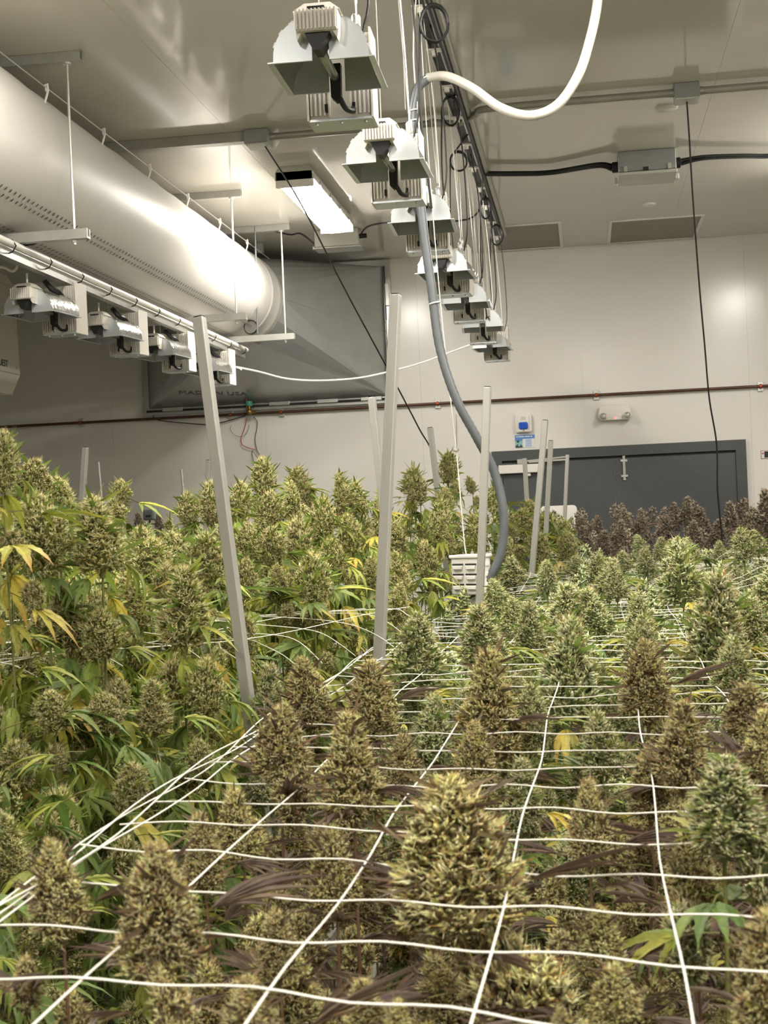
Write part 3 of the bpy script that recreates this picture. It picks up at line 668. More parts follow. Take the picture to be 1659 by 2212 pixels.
# ---------------------------------------------------------------- wall fittings
pz = at(829, 878, YW - 0.035).z
t = empty('copper_pipe', (0, YW - 0.035, pz), 'long copper pipe clipped along the back wall', 'pipe')
MB().tube([(XL + 0.02, YW - 0.035, pz), (XR - 0.02, YW - 0.035, pz)], 0.011, 10).build('pipe', M['copper'], t, smooth=True)
for px in (173, 498, 607, 945, 1288, 1643):
    c = at(px, 920 - px * 0.0542, YW - 0.035)
    cl = MB().box((c.x, YW - 0.01, pz), (0.04, 0.018, 0.07)).build('clamp', M['galv_l'], t, bevel=0.002)
    MB().tube([(c.x - 0.009, YW - 0.035, pz), (c.x + 0.009, YW - 0.035, pz)], 0.016, 10).build('cushion', M['clip'], cl, smooth=True)
# solenoid valve
c = at(540, 891, YW - 0.09)
t = empty('solenoid_valve', (c.x, YW - 0.05, pz), 'brass solenoid valve with a teal coil on the copper pipe', 'valve')
r0 = at(531, 836, YW - 0.11)
MB().tube([(r0.x, YW - 0.11, r0.z), (r0.x, YW - 0.11, pz + 0.03), (r0.x + 0.015, YW - 0.04, pz - 0.005)], 0.008, 8).build('riser', M['copper'], t, smooth=True)
MB().lathe([(0.018, -0.03), (0.024, -0.012), (0.02, 0), (0.012, 0.012), (0.012, 0.035)], (c.x, YW - 0.11, pz + 0.02), n=10).build('valve_body', M['brass'], t, smooth=True)
MB().tube([(c.x - 0.02, YW - 0.11, pz + 0.005), (c.x + 0.05, YW - 0.105, pz + 0.008)], 0.011, 8).build('union', M['brass'], t)
MB().lathe([(0.024, 0), (0.026, 0.003), (0.026, 0.034), (0.024, 0.037)], (c.x, YW - 0.11, pz + 0.052), n=16).build('coil', M['teal'], t, smooth=True)
def wall_wire(name, px, mt, lab, r=0.0035):
    o = MB().tube(crom([at(x, y, YW - 0.03) for x, y in px], 6), r, 5).build(name, mt, smooth=True); return props(o, lab, 'wire')
wall_wire('loose_wire', [(533, 902), (528, 925), (521, 945), (523, 960), (535, 967), (546, 970), (551, 972)], M['red'], 'red loose wire dangling under the solenoid valve', 0.0034)
wall_wire('loose_wire', [(548, 900), (556, 912), (554, 930), (551, 950), (556, 975), (562, 990), (566, 1060)], M['hose'], 'grey wire running down from the valve behind the plants', 0.0035)
wall_wire('loose_wire', [(546, 972), (544, 980), (548, 1000), (552, 1050)], M['hose'], 'short grey wire hanging from the end of the red wire', 0.003)
wall_wire('loose_wire', [(538, 917), (535, 930), (525, 942), (512, 942), (501, 934), (497, 925), (500, 919)], M['hose'], 'thin curled wire loop on the wall left of the red wire', 0.002)
wall_wire('loose_wire', [(325, 640), (325, 760), (325, 870), (330, 898), (345, 908), (400, 914), (450, 917), (485, 911), (530, 898)], M['black'], 'black wire along the left flange and under the copper pipe', 0.004)

# emergency light
c = at(1328, 893, YW)
t = empty('emergency_light', (c.x, YW, c.z), 'white twin-head emergency light above the doors', 'emergency light')
k = 11.0 / FPX
MB().prism([(-37 * k, -9 * k), (-32 * k, -15 * k), (30 * k, -15 * k), (36 * k, -9 * k), (31 * k, 15 * k), (27 * k, 18 * k), (-28 * k, 18 * k), (-32 * k, 15 * k)], YW - 0.06, YW - 0.001, lambda v: Vector((v.x + c.x, v.y, v.z + c.z))).build('housing', M['white_pl'], t, bevel=0.006)
for s in (-1, 1):
    hd = MB().lathe([(0.018, 0.0), (0.03, -0.012), (0.03, -0.035), (0.026, -0.04)], (c.x + s * 25 * k, YW - 0.06, c.z - 7 * k), 'y', 20).build('lamp_head', M['white_pl'], t, smooth=True)
    MB().lathe([(0.024, -0.0405), (0.022, -0.043), (0.01, -0.046)], (c.x + s * 25 * k, YW - 0.06, c.z - 7 * k), 'y', 20).build('lens', M['glass'], hd, smooth=True)
MB().lathe([(0.004, -0.002), (0.003, -0.004)], (c.x, YW - 0.06, c.z - 11 * k), 'y', 8).build('indicator', M['redled'], t)

# strobe
c = at(1131, 914, YW)
t = empty('alarm_strobe', (c.x, YW, c.z), 'white wall alarm strobe with a blue lens', 'alarm strobe')
def rr(w, h, r, n=5):
    out = []
    for cx, cz, a0 in ((w - r, h - r, 0), (-w + r, h - r, 90), (-w + r, -h + r, 180), (w - r, -h + r, 270)):
        out += [(cx + r * math.cos(math.radians(a0 + 90 * i / n)), cz + r * math.sin(math.radians(a0 + 90 * i / n))) for i in range(n + 1)]
    return out
def plate(nm, c, w, h, r, y0, y1, mt, par, dz=0.0, dx=0.0, bev=0.0):
    return MB().prism(rr(w, h, r), y0, y1, lambda v: Vector((v.x + c.x + dx, v.y, v.z + c.z + dz))).build(nm, mt, par, bevel=bev)
plate('backplate', c, 0.062, 0.073, 0.02, YW - 0.04, YW - 0.001, M['white_pl'], t, bev=0.006)
plate('face', c, 0.042, 0.066, 0.015, YW - 0.052, YW - 0.039, M['white_pl'], t)
plate('speaker_grille', c, 0.018, 0.012, 0.003, YW - 0.054, YW - 0.05, M['jbox_l'], t, dz=0.033)
plate('strobe_lens', c, 0.034, 0.026, 0.012, YW - 0.07, YW - 0.05, M['blue'], t, dz=-0.022, bev=0.006)
MB().lathe([(0.004, -0.056), (0.004, -0.05)], (c.x, YW, c.z - 0.058), 'y', 8).build('screw', M['dark_gap'], t)
# notice under it
c = at(1134, 953, YW)
t = empty('wall_notice', (c.x, YW, c.z), 'small blue and white notice below the alarm strobe', 'sign')
hw, hh = 0.074, 0.047
def rect(nm, x0, x1, z0, z1, y, mt, par): return MB().box2((c.x + x0, YW - y, c.z + z0), (c.x + x1, YW - y + 0.001, c.z + z1)).build(nm, mt, par)
MB().box2((c.x - hw, YW - 0.004, c.z - hh), (c.x + hw, YW - 0.0005, c.z + hh)).build('board', M['signpale'], t)
hd = rect('header', -hw, hw, 0.018, hh, 0.0052, M['signblue'], t)
pc = rect('picture', -hw, -0.018, -hh, 0.0175, 0.0052, M['signteal'], t)
rect('picture_top', -hw, -0.018, 0.004, 0.0175, 0.0062, M['signblue'], pc)
MB().lathe([(0.009, 0), (0.009, 0.001)], (c.x - 0.052, YW - 0.0062, c.z - 0.001), 'y', 12).build('figure_head', M['signdark'], pc)
MB().prism([(-0.072, -0.046), (-0.072, -0.034), (-0.052, -0.018), (-0.038, -0.02), (-0.02, -0.034), (-0.02, -0.046)], YW - 0.0064, YW - 0.0054, lambda v: Vector((c.x + v.x, v.y, c.z + v.z))).build('figure_body', M['signdark'], pc)
MB().lathe([(0.009, 0), (0.009, 0.001)], (c.x - 0.044, YW - 0.0075, c.z - 0.028), 'y', 12).build('figure_badge', M['signteal'], pc)
xx = -0.064; rr_ = random.Random(4)
for wlen in (0.012, 0.044, 0.034, 0.016):
    rect('header_word', xx, min(xx + wlen, 0.068), 0.031, 0.038, 0.0062, M['signpale'], hd); xx += wlen + 0.005
rect('text_block', 0.004, 0.05, -0.044, 0.0175, 0.0052, mat('sign_text_ground', (196, 210, 232), 0.4, noise=0.02), t)
for k in range(4): rect('text_line', 0.004, 0.05 - 0.004 * (k == 3), 0.002 - 0.0125 * k, 0.007 - 0.0125 * k, 0.0062, M['signtext'], t)
# notice at the right edge
c = at(1672, 981, YW)
t = empty('wall_notice', (c.x, YW, c.z), 'framed notice cut by the right edge, red mark and black panel', 'sign')
MB().box2((c.x - 0.095, YW - 0.006, c.z - 0.03), (c.x + 0.2, YW - 0.0005, c.z + 0.03)).build('frame', mat('sign_border', (150, 90, 92), 0.4, noise=0.05), t)
MB().box2((c.x - 0.091, YW - 0.0075, c.z - 0.0265), (c.x + 0.196, YW - 0.006, c.z + 0.0265)).build('board', M['signpale'], t)
MB().box2((c.x - 0.07, YW - 0.0085, c.z - 0.023), (c.x + 0.18, YW - 0.0075, c.z + 0.023)).build('panel', M['black'], t)
MB().box2((c.x - 0.088, YW - 0.0085, c.z + 0.004), (c.x - 0.074, YW - 0.0075, c.z + 0.014)).build('mark', M['red'], t)

# white board standing in front of the doors
c = at(1203, 1150, 10.6)
t = empty('white_panel', (c.x, 10.6, 0), 'white rounded panel standing in front of the left door leaf', 'panel')
cc = Vector((c.x, 10.6, 0))
tl_, tr_ = at(1166, 1094, 10.6), at(1246, 1088, 10.6)
MB().prism(rr((tr_.x - tl_.x) / 2, 0.6, 0.03), 10.58, 10.62, lambda v: Vector((v.x + (tl_.x + tr_.x) / 2, v.y, v.z + tl_.z - 0.6))).build('board', M['white_pl'], t, bevel=0.006)
MB().prism(rr((tr_.x - tl_.x) / 2 - 0.03, 0.57, 0.02), 10.577, 10.58, lambda v: Vector((v.x + (tl_.x + tr_.x) / 2, v.y, v.z + tl_.z - 0.6))).build('face', M['whitecable'], t)
for s in (-0.1, 0.1): MB().box2((c.x + s - 0.02, 10.45, 0), (c.x + s + 0.02, 10.75, tl_.z - 1.18)).build('foot', M['white_pl'], t)

# ---------------------------------------------------------------- bench and support poles
BZ = 0.62
def bench(x0, x1, y0, y1, label):
    t = empty('growing_bench', ((x0 + x1) / 2, (y0 + y1) / 2, 0), label, 'bench')
    mb = MB().box2((x0, y0, BZ - 0.12), (x1, y1, BZ - 0.09)); tr_ = mb.build('tray', M['tray'], t)
    for lo, hi in (((x0, y0, BZ - 0.09), (x0 + 0.02, y1, BZ + 0.03)), ((x1 - 0.02, y0, BZ - 0.09), (x1, y1, BZ + 0.03)), ((x0, y0, BZ - 0.09), (x1, y0 + 0.02, BZ + 0.03)), ((x0, y1 - 0.02, BZ - 0.09), (x1, y1, BZ + 0.03))):
        MB().box2(lo, hi).build('tray_wall', M['tray'], t)
    MB().box2((x0 + 0.02, y0 + 0.02, BZ - 0.09), (x1 - 0.02, y1 - 0.02, BZ)).build('soil', M['soil'], t)
    y = y0 + 0.3
    while y < y1:
        for x in (x0 + 0.1, x1 - 0.1): MB().box2((x - 0.02, y - 0.02, 0), (x + 0.02, y + 0.02, BZ - 0.12)).build('leg', M['strut'], t)
        y += 2.2
# small grey device among the far left plants
p = at(323, 1112, 8.4)
t = empty('grey_sensor', (p.x, 8.4, BZ), 'small dark grey box on a stake among the far left plants', 'sensor')
MB().box((p.x, 8.4, p.z), (0.07, 0.05, 0.065)).build('body', M['hose'], t, bevel=0.01)
MB().box((p.x, 8.374, p.z - 0.008), (0.03, 0.004, 0.014)).build('window', M['black'], t)
MB().tube([(p.x, 8.4, BZ), (p.x, 8.4, p.z - 0.03)], 0.006, 6).build('stake', M['black'], t)
bench(-0.56, 1.75, 0.35, 10.35, 'long bench under the right plant bed, hidden by the foliage')
bench(-3.6, -0.7, 0.6, 9.9, 'long bench under the left plant bed, hidden by the foliage')

def pole(px0, py0, d0, px1, py1, d1, w, label, thin=False):
    a, b = at(px0, py0, d0), at(px1, py1, d1)
    dirn = (b - a).normalized()
    b2 = a + dirn * ((a.z - BZ) / -dirn.z)
    t = empty('support_pole', b2, label, 'pole', 'galvanised support poles')
    if thin:
        MB().tube([a, b2], w / 2, 8).build('rod', M['pole'], t, smooth=True)
    else:
        MB().bar(a, b2, w, w * 0.9, up=(0.2, 1, 0)).build('tube', M['pole'], t, bevel=w * 0.12)
        MB().bar(a + dirn * 0.0005 - dirn * 0.003, a + dirn * 0.0005, w * 0.78, w * 0.7, up=(0.2, 1, 0)).build('open_end', M['dark_gap'], t)
        up = Vector((0.2, 1, 0)); x = up.cross(-dirn).normalized(); y = (-dirn).cross(x)
        for s in (-1, 1): MB().bar(a + x * (s * w * 0.33) - y * w * 0.452, b2 + x * (s * w * 0.33) - y * w * 0.452, w * 0.16, w * 0.03, up=(0.2, 1, 0)).build('edge_rib', M['pole'], t)
    return t
pole(430, 686, 2.95, 560, 1700, 2.85, 0.0238, 'long leaning metal pole on the left, in front of the last left lamp')
pole(855, 637, 3.75, 817, 1465, 3.65, 0.0275, 'tall thick metal pole in the centre beside the duct transition')
pole(1053, 836, 4.95, 1037, 1280, 4.95, 0.025, 'metal pole in front of the hose and the louvred box')
pole(1178, 908, 6.3, 1152, 1200, 6.3, 0.0245, 'metal pole leaning right in front of the dark left door')
pole(1190, 952, 7.2, 1176, 1210, 7.2, 0.0225, 'slimmer metal pole just right of the leaning one by the doors')
pole(1133, 990, 8.8, 1140, 1110, 8.8, 0.025, 'short metal pole crossing the door closer')
pole(1226, 982, 9.4, 1220, 1115, 9.4, 0.022, 'thin metal pole standing before the white panel')
pole(803, 858, 5.0, 823, 1050, 5.0, 0.025, 'metal pole just left of the tall central pole, below the transition flange')
pole(929, 924, 6.8, 938, 1000, 6.8, 0.025, 'short metal pole behind the plants left of the hose')
pole(185, 966, 6.6, 178, 1070, 6.6, 0.026, 'metal pole rising behind the far left plants')
pole(213, 998, 6.9, 219, 1066, 6.9, 0.010, 'thin rod right of the far left pole', True)
pole(392, 1014, 7.2, 398, 1082, 7.2, 0.014, 'dark thin rod left of the long leaning pole', True)
pole(450, 994, 6.6, 449, 1040, 6.6, 0.021, 'short pole end half hidden behind the long leaning pole')
# ---------------------------------------------------------------- plants: meshes
rng = np.random.default_rng(11)
def unit(a): return a / np.maximum(np.linalg.norm(a, axis=-1, keepdims=True), 1e-9)
def frames(d):
    r = unit(rng.normal(size=d.shape)); x = unit(np.cross(r, d)); y = np.cross(d, x); return x, y
def raw_mesh(name, V, F, C, mt, smooth=True):
    me = bpy.data.meshes.new(name); nv, nf = len(V), len(F)
    me.vertices.add(nv); me.vertices.foreach_set('co', np.asarray(V, np.float32).ravel())
    me.loops.add(nf * 3); me.polygons.add(nf)
    me.loops.foreach_set('vertex_index', np.asarray(F, np.int32).ravel())
    me.polygons.foreach_set('loop_start', np.arange(0, nf * 3, 3, dtype=np.int32))
    me.polygons.foreach_set('use_smooth', np.full(nf, smooth))
    at_ = me.color_attributes.new('Col', 'FLOAT_COLOR', 'POINT')
    at_.data.foreach_set('color', np.concatenate([np.asarray(C, np.float32), np.ones((nv, 1), np.float32)], 1).ravel())
    me.materials.append(mt); me.update(calc_edges=True); me.validate(); return me
class Soup:
    def __init__(s): s.V = []; s.F = []; s.C = []; s.n = 0
    def add(s, V, F, C):
        s.V.append(V); s.F.append(F + s.n); s.C.append(C); s.n += len(V)
    def mesh(s, name, mt, smooth=True): return raw_mesh(name, np.concatenate(s.V), np.concatenate(s.F), np.concatenate(s.C), mt, smooth)
    def arrays(s): return np.concatenate(s.V), np.concatenate(s.F), np.concatenate(s.C)
def calyx_template(n=5):
    rg = [(0.38, 0.12), (0.5, 0.42), (0.24, 0.8)]
    V = [(0, 0, 0)] + [(r * math.cos(2 * math.pi * (j + 0.5 * k) / n), r * math.sin(2 * math.pi * (j + 0.5 * k) / n), z) for k, (r, z) in enumerate(rg) for j in range(n)] + [(0, 0, 1.15)]
    F = []
    for j in range(n): F.append((0, 1 + (j + 1) % n, 1 + j))
    for k in range(len(rg) - 1):
        for j in range(n):
            a, b = 1 + k * n + j, 1 + k * n + (j + 1) % n; c, d = a + n, b + n
            F += [(a, b, d), (a, d, c)]
    l = 1 + (len(rg) - 1) * n
    for j in range(n): F.append((l + j, l + (j + 1) % n, len(V) - 1))
    return np.array(V), np.array(F)
CT = calyx_template(5); CT4 = calyx_template(4)
CT1 = (np.array([(0, 0, 0), (0.5, 0, 0.4), (-0.25, 0.43, 0.45), (-0.25, -0.43, 0.4), (0, 0, 1.1)]), np.array([(0, 2, 1), (0, 3, 2), (0, 1, 3), (1, 2, 4), (2, 3, 4), (3, 1, 4)]))
def put(S, T, pos, d, L, Wd, col0, col1):
    """copies of template T at pos along d; colour runs from col0 at the base to col1 at the tip of each piece"""
    V, F = T; x, y = frames(d); N = len(pos)
    P = pos[:, None] + x[:, None] * (V[None, :, 0:1] * Wd[:, None, None]) + y[:, None] * (V[None, :, 1:2] * Wd[:, None, None]) + d[:, None] * (V[None, :, 2:3] * L[:, None, None])
    w = np.clip(V[:, 2], 0, 1)[None, :, None] ** 1.3
    C = col0[:, None] * (1 - w) + col1[:, None] * w
    FF = F[None] + (np.arange(N) * len(V))[:, None, None]
    S.add(P.reshape(-1, 3), FF.reshape(-1, 3), C.reshape(-1, 3))
HAIR = (np.array([(-0.5, -0.3, 0), (0.5, -0.3, 0), (0, 0.6, 0), (0.2, 0.25, 0.55), (0, 0, 1.0)]), np.array([(0, 1, 3), (1, 2, 3), (2, 0, 3), (0, 1, 4), (1, 2, 4)]))
def blade_template(k=5):
    V = []; F = []
    for i in range(k + 1):
        t = i / k; w = math.sin(math.pi * min(1, 0.12 + t * 0.88)) ** 0.8 * 0.5; z = t; bend = 0.22 * t * t
        if i == k: w = 0.01
        V += [(-w, bend + w * 0.35, z), (0, bend, z), (w, bend + w * 0.35, z)]
    for i in range(k):
        a = i * 3
        F += [(a, a + 1, a + 4), (a, a + 4, a + 3), (a + 1, a + 2, a + 5), (a + 1, a + 5, a + 4)]
    return np.array(V), np.array(F)
BL = blade_template(5)
def pick(pal, n, jit=0.13):
    p = np.array([lin(c) for c in pal]); c = p[rng.integers(0, len(p), n)]
    return np.clip(c * (1 + rng.normal(size=(n, 1)) * jit) * (1 + rng.normal(size=(n, 3)) * 0.04), 0.002, 1)
KIND = {  # bract tips: pale with frost, whitened further to paint in highlights
 # bract base, bract tip, hairs, long bud leaves, short leaf tips
 'purple': dict(c0=[(112, 100, 66), (124, 114, 74), (104, 84, 72)], c1=[(232, 228, 160), (222, 218, 144), (208, 200, 132), (238, 236, 190), (200, 178, 118), (174, 152, 118)], h=[(240, 236, 190), (230, 226, 168), (220, 210, 150), (190, 134, 74)], s=[(104, 88, 68), (122, 104, 78), (90, 76, 62)], t=[(172, 168, 98), (154, 146, 92), (136, 114, 86)], sw=0.55, hair=1.5, slen=0.5, ns=0.6, tips=2.0, csz=0.25, el=1.5),
 'green': dict(c0=[(112, 124, 76), (124, 132, 84), (100, 114, 72)], c1=[(228, 230, 180), (216, 218, 160), (202, 204, 150), (238, 238, 202)], h=[(226, 224, 186), (214, 208, 160), (190, 150, 96)], s=[(108, 126, 60), (122, 138, 70), (138, 142, 76)], t=[(132, 146, 86), (148, 158, 98), (118, 134, 78)], hair=1.3, slen=0.42, ns=0.7, tips=2.6, csz=0.26, el=1.4),
 'tall': dict(c0=[(118, 122, 66), (130, 130, 74), (108, 110, 62)], c1=[(224, 222, 156), (212, 210, 140), (192, 176, 122), (236, 232, 176)], h=[(248, 244, 208), (240, 236, 190), (230, 222, 166), (190, 136, 80)], s=[(118, 134, 58), (134, 146, 66), (104, 122, 54)], t=[(136, 144, 72), (152, 158, 82), (124, 132, 66)], hair=2.2, slen=0.55, ns=0.9, tips=2.4, csz=0.28, el=1.4),
 'dark': dict(c0=[(112, 102, 90), (106, 97, 88)], c1=[(176, 164, 142), (158, 146, 126), (186, 176, 150), (144, 131, 115)], h=[(182, 164, 134), (150, 122, 98)], s=[(104, 95, 84), (118, 108, 95)], t=[(122, 110, 88), (110, 94, 82)], hair=0.8, slen=0.4, ns=0.7, tips=1.4, csz=0.3, el=1.3),
}
BL3 = blade_template(3)
def make_bud(kind, Hb, R, ncl, ncal, clen, shape, tpl=CT, hair=1.0):
    """a cola of height Hb and radius R: ncl flower clusters on a spiral, each a knob of ncal bracts with hairs, plus narrow leaves between"""
    K = KIND[kind]; S, SL = Soup(), Soup()
    i = np.arange(ncl); t = (i + 0.5) / ncl
    ang = i * 2.39996 + rng.normal(size=ncl) * 0.25
    if shape == 'cone': prof = (1 - t) ** 0.52 * np.minimum(1, 0.66 + t * 2.0)
    elif shape == 'round': prof = np.sqrt(np.maximum(0.02, 1 - (np.maximum(0, t - 0.35) / 0.65) ** 2.2)) * np.minimum(1, 0.55 + t * 1.7)
    else: prof = (1 - t * 0.78) * np.minimum(1, 0.7 + t * 1.5)
    prof = prof * (1 + rng.normal(size=ncl) * 0.1)
    e = 0.15 + 0.95 * t + rng.normal(size=ncl) * 0.12
    ax = np.stack([np.cos(ang) * np.cos(e), np.sin(ang) * np.cos(e), np.sin(e)], 1)
    sz = R * K['csz'] * (1 - 0.25 * t) * (1 + rng.normal(size=ncl) * 0.15)
    rad = np.maximum(0.0, R * prof - sz * 1.15)
    z = Hb * (0.06 + 0.86 * t ** 0.95)
    ctr = np.stack([np.cos(ang) * rad, np.sin(ang) * rad, z], 1)
    # core so that no light shines straight through
    d = unit(rng.normal(size=(ncl, ncal, 3)) + ax[:, None] * 0.9)
    rr_ = rng.uniform(0.72, 1.1, (ncl, ncal, 1))
    off = d * sz[:, None, None] * rr_; off = off + ax[:, None] * ((off * ax[:, None]).sum(-1, keepdims=True) * (K['el'] - 1))
    pos = ctr[:, None] + off
    dr_ = unit(d * 0.95 + ax[:, None] * 0.25 + np.array([0, 0, 0.3]) + rng.normal(size=d.shape) * 0.42)
    pos = pos.reshape(-1, 3); dr_ = dr_.reshape(-1, 3); N = len(pos)
    L = clen * rng.uniform(0.6, 1.45, N); Wd = L * rng.uniform(0.42, 0.68, N)
    cl_t = np.repeat(pick(['x'] and K['c1'], ncl, 0.1), ncal, 0)
    c1 = pick(K['c1'], N) * 0.55 + cl_t * 0.45
    put(S, tpl, pos - dr_ * (L * 0.35)[:, None], dr_, L, Wd, pick(K['c0'], N), c1)
    nh = int(N * K['hair'] * hair); ih = rng.integers(0, N, nh)
    dh = unit(dr_[ih] + rng.normal(size=(nh, 3)) * 0.45 + np.array([0, 0, 0.15])); hc = pick(K['h'], nh, 0.1)
    put(S, HAIR, pos[ih] + dr_[ih] * (L[ih] * 0.3)[:, None], dh, L[ih] * rng.uniform(0.6, 1.8, nh), np.full(nh, clen * 0.1), hc, hc)
    ns = int(ncl * K['ns']); js = rng.integers(0, ncl, ns)
    ds = unit(ax[js] * np.array([1, 1, 0.35]) + np.array([0, 0, 0.16]) + rng.normal(size=(ns, 3)) * 0.25)
    ls = R * 2 * K['slen'] * rng.uniform(0.5, 1.25, ns); sc = pick(K['s'], ns)
    put(SL, BL, ctr[js], ds, ls, ls * rng.uniform(0.13, 0.2, ns) * K.get('sw', 0.85), sc, sc * rng.uniform(0.85, 1.35, (ns, 1)))
    nt_ = int(ncl * K['tips'] * hair); jt = rng.integers(0, ncl, nt_)
    dt = unit(ax[jt] * 0.8 + np.array([0, 0, 0.35]) + rng.normal(size=(nt_, 3)) * 0.4); lt_ = R * rng.uniform(0.22, 0.5, nt_); tc_ = pick(K['t'], nt_)
    put(S, BL3, ctr[jt] + ax[jt] * (sz[jt] * 0.5)[:, None], dt, lt_, lt_ * rng.uniform(0.2, 0.34, nt_), tc_, np.clip(tc_ * rng.uniform(1.0, 1.7, (nt_, 1)), 0, 0.9))
    # narrow central axis
    a = np.linspace(0, 2 * np.pi, 7)[:-1]; V = []; 
    for zz, r in ((-0.01, 0.12), (Hb * 0.5, 0.4), (Hb * 0.9, 0.12)): V += [(R * r * math.cos(q), R * r * math.sin(q), zz) for q in a]
    F = []
    for k in range(2):
        for j in range(6):
            A, B = k * 6 + j, k * 6 + (j + 1) % 6; F += [(A, B, B + 6), (A, B + 6, A + 6)]
    S.add(np.array(V), np.array(F), np.tile(np.array([lin(K['c0'][0])]), (18, 1)))
    return S, SL
M['bud'] = mat('flower_bracts', None, 0.62, attr='Col', rnd=0.12, trans=0.12, spec=0.3)
M['sugar'] = mat('narrow_bud_leaves', None, 0.55, attr='Col', rnd=0.15, trans=0.25, spec=0.3)
M['leaf'] = mat('fan_leaves', None, 0.5, attr='Col', rnd=0.16, trans=0.3, noise=0.12, nscale=30, spec=0.35)
M['stem'] = mat('plant_stem', (112, 116, 62), 0.6, noise=0.15, nscale=20)
M['stem_p'] = mat('brown_plant_stem', (110, 84, 62), 0.6, noise=0.15, nscale=20)
BUD = {}
def protos(key, kind, n, sizes, ncl, ncal, clen, shapes, tpl=CT):
    BUD[key] = []
    for i in range(n):
        Hb, R = sizes[i % len(sizes)]
        S, SL = make_bud(kind, Hb, R, ncl, ncal, clen, shapes[i % len(shapes)], tpl)
        BUD[key].append((S.mesh('bud_' + key, M['bud']), SL.mesh('bud_leaves_' + key, M['sugar']), Hb, R))
protos('purple', 'purple', 4, [(0.17, 0.055), (0.16, 0.05), (0.19, 0.055)], 105, 22, 0.0086, ['cone', 'cone', 'col'], CT4)
protos('green', 'green', 4, [(0.16, 0.05), (0.18, 0.05)], 84, 18, 0.0098, ['cone', 'cone', 'col'], CT4)
protos('tall', 'tall', 4, [(0.15, 0.052), (0.14, 0.05), (0.18, 0.048)], 76, 18, 0.0098, ['round', 'round', 'cone'], CT4)
protos('dark', 'dark', 2, [(0.15, 0.045)], 50, 12, 0.011, ['cone', 'col'], CT4)
protos('purple_s', 'purple', 3, [(0.075, 0.03)], 34, 14, 0.0085, ['round', 'cone'], CT4)
protos('green_s', 'green', 3, [(0.075, 0.03)], 32, 14, 0.0095, ['round', 'cone'], CT4)
protos('tall_s', 'tall', 3, [(0.075, 0.032)], 32, 14, 0.0095, ['round'], CT4)
protos('dark_s', 'dark', 2, [(0.07, 0.028)], 22, 10, 0.011, ['round'], CT4)

def leaf_arrays(nl, droop, pal, tipc=None, fold=0.3, wid=0.12, serr=True, seg=9, spread=1.15):
    """a fan leaf 1 unit long: stalk along +x, nl toothed leaflets"""
    S = Soup(); base = np.array([0.3, 0, -0.02 - 0.05 * droop])
    for k in range(nl):
        u = (k - (nl - 1) / 2) / max(1, (nl - 1) / 2); a = u * spread
        Ll = 0.72 * (1 - 0.5 * abs(u) ** 1.4) * rng.uniform(0.92, 1.06); el = 0.18 - rng.uniform(0, 0.12)
        V = []; F = []; x = 0.0; z = 0.0
        dvec = np.array([math.cos(a), math.sin(a), 0]); side = np.array([-math.sin(a), math.cos(a), 0])
        for i in range(seg + 1):
            t = i / seg
            w = wid * Ll * (math.sin(math.pi * min(1, 0.06 + 0.94 * t) ** 0.8)) ** 1.1
            if serr and 0 < i < seg: w *= 1.16 if i % 2 else 0.86
            if i == seg: w = 0.002
            c = base + dvec * x + np.array([0, 0, z])
            V += [c + side * w + np.array([0, 0, w * fold]), c, c - side * w + np.array([0, 0, w * fold])]
            an = el - droop * (0.25 + 1.1 * t); x += Ll / seg * math.cos(an); z += Ll / seg * math.sin(an)
        for i in range(seg):
            q = i * 3; F += [(q, q + 1, q + 4), (q, q + 4, q + 3), (q + 1, q + 2, q + 5), (q + 1, q + 5, q + 4)]
        V = np.array(V); c0 = pick(pal, 1, 0.1)[0]; C = np.tile(c0, (len(V), 1)) * rng.uniform(0.9, 1.1, (len(V), 1))
        C[1::3] *= 1.2
        if tipc is not None:
            w = np.clip((np.repeat(np.linspace(0, 1, seg + 1), 3) - 0.55) / 0.45, 0, 1)[:, None] * rng.uniform(0.5, 1)
            C = C * (1 - w) + np.array(lin(tipc)) * w
        S.add(V, np.array(F), C)
    V = []; F = []
    for i, t in enumerate((0, 0.5, 1)):
        c = np.array([0.3 * t, 0, (-0.02 - 0.05 * droop) * t + 0.02 * math.sin(math.pi * t)])
        V += [c + np.array([0, 0.007 * math.cos(q), 0.007 * math.sin(q)]) for q in (0, 2.1, 4.2)]
    for k in range(2):
        for j in range(3): A, B = k * 3 + j, k * 3 + (j + 1) % 3; F += [(A, B, B + 3), (A, B + 3, A + 3)]
    S.add(np.array(V), np.array(F), np.tile(np.array([lin((120, 116, 60))]), (9, 1)))
    return S
G = [(98, 118, 54), (110, 126, 60), (88, 108, 54)]; YG = [(142, 148, 62), (154, 156, 68), (126, 138, 60)]; YL = [(196, 180, 84), (184, 172, 84), (168, 164, 78)]; PB = [(106, 88, 70), (122, 102, 80), (92, 76, 64)]
LEAF = {'green': [], 'lime': [], 'yellow': [], 'brown': []}
for dr_, sp in ((0.35, 1.15), (0.8, 1.0), (1.2, 0.8), (1.5, 0.6)):
    LEAF['green'].append(leaf_arrays(7, dr_, G, None, 0.4, 0.082, spread=sp).mesh('leaf_green', M['leaf'], False)); LEAF['lime'].append(leaf_arrays(5, dr_ + 0.1, YG, None, 0.45, 0.075, spread=sp).mesh('leaf_lime', M['leaf'], False))
for dr_ in (0.6, 1.2): LEAF['yellow'].append(leaf_arrays(5, dr_, YL, (170, 116, 60), 0.4, 0.08, spread=0.8).mesh('leaf_yellow', M['leaf'], False))
for dr_ in (0.1, 0.4, 0.8): LEAF['brown'].append(leaf_arrays(7, dr_, PB, None, 0.9, 0.045, False, 6, spread=0.5).mesh('leaf_brown', M['leaf'], False))
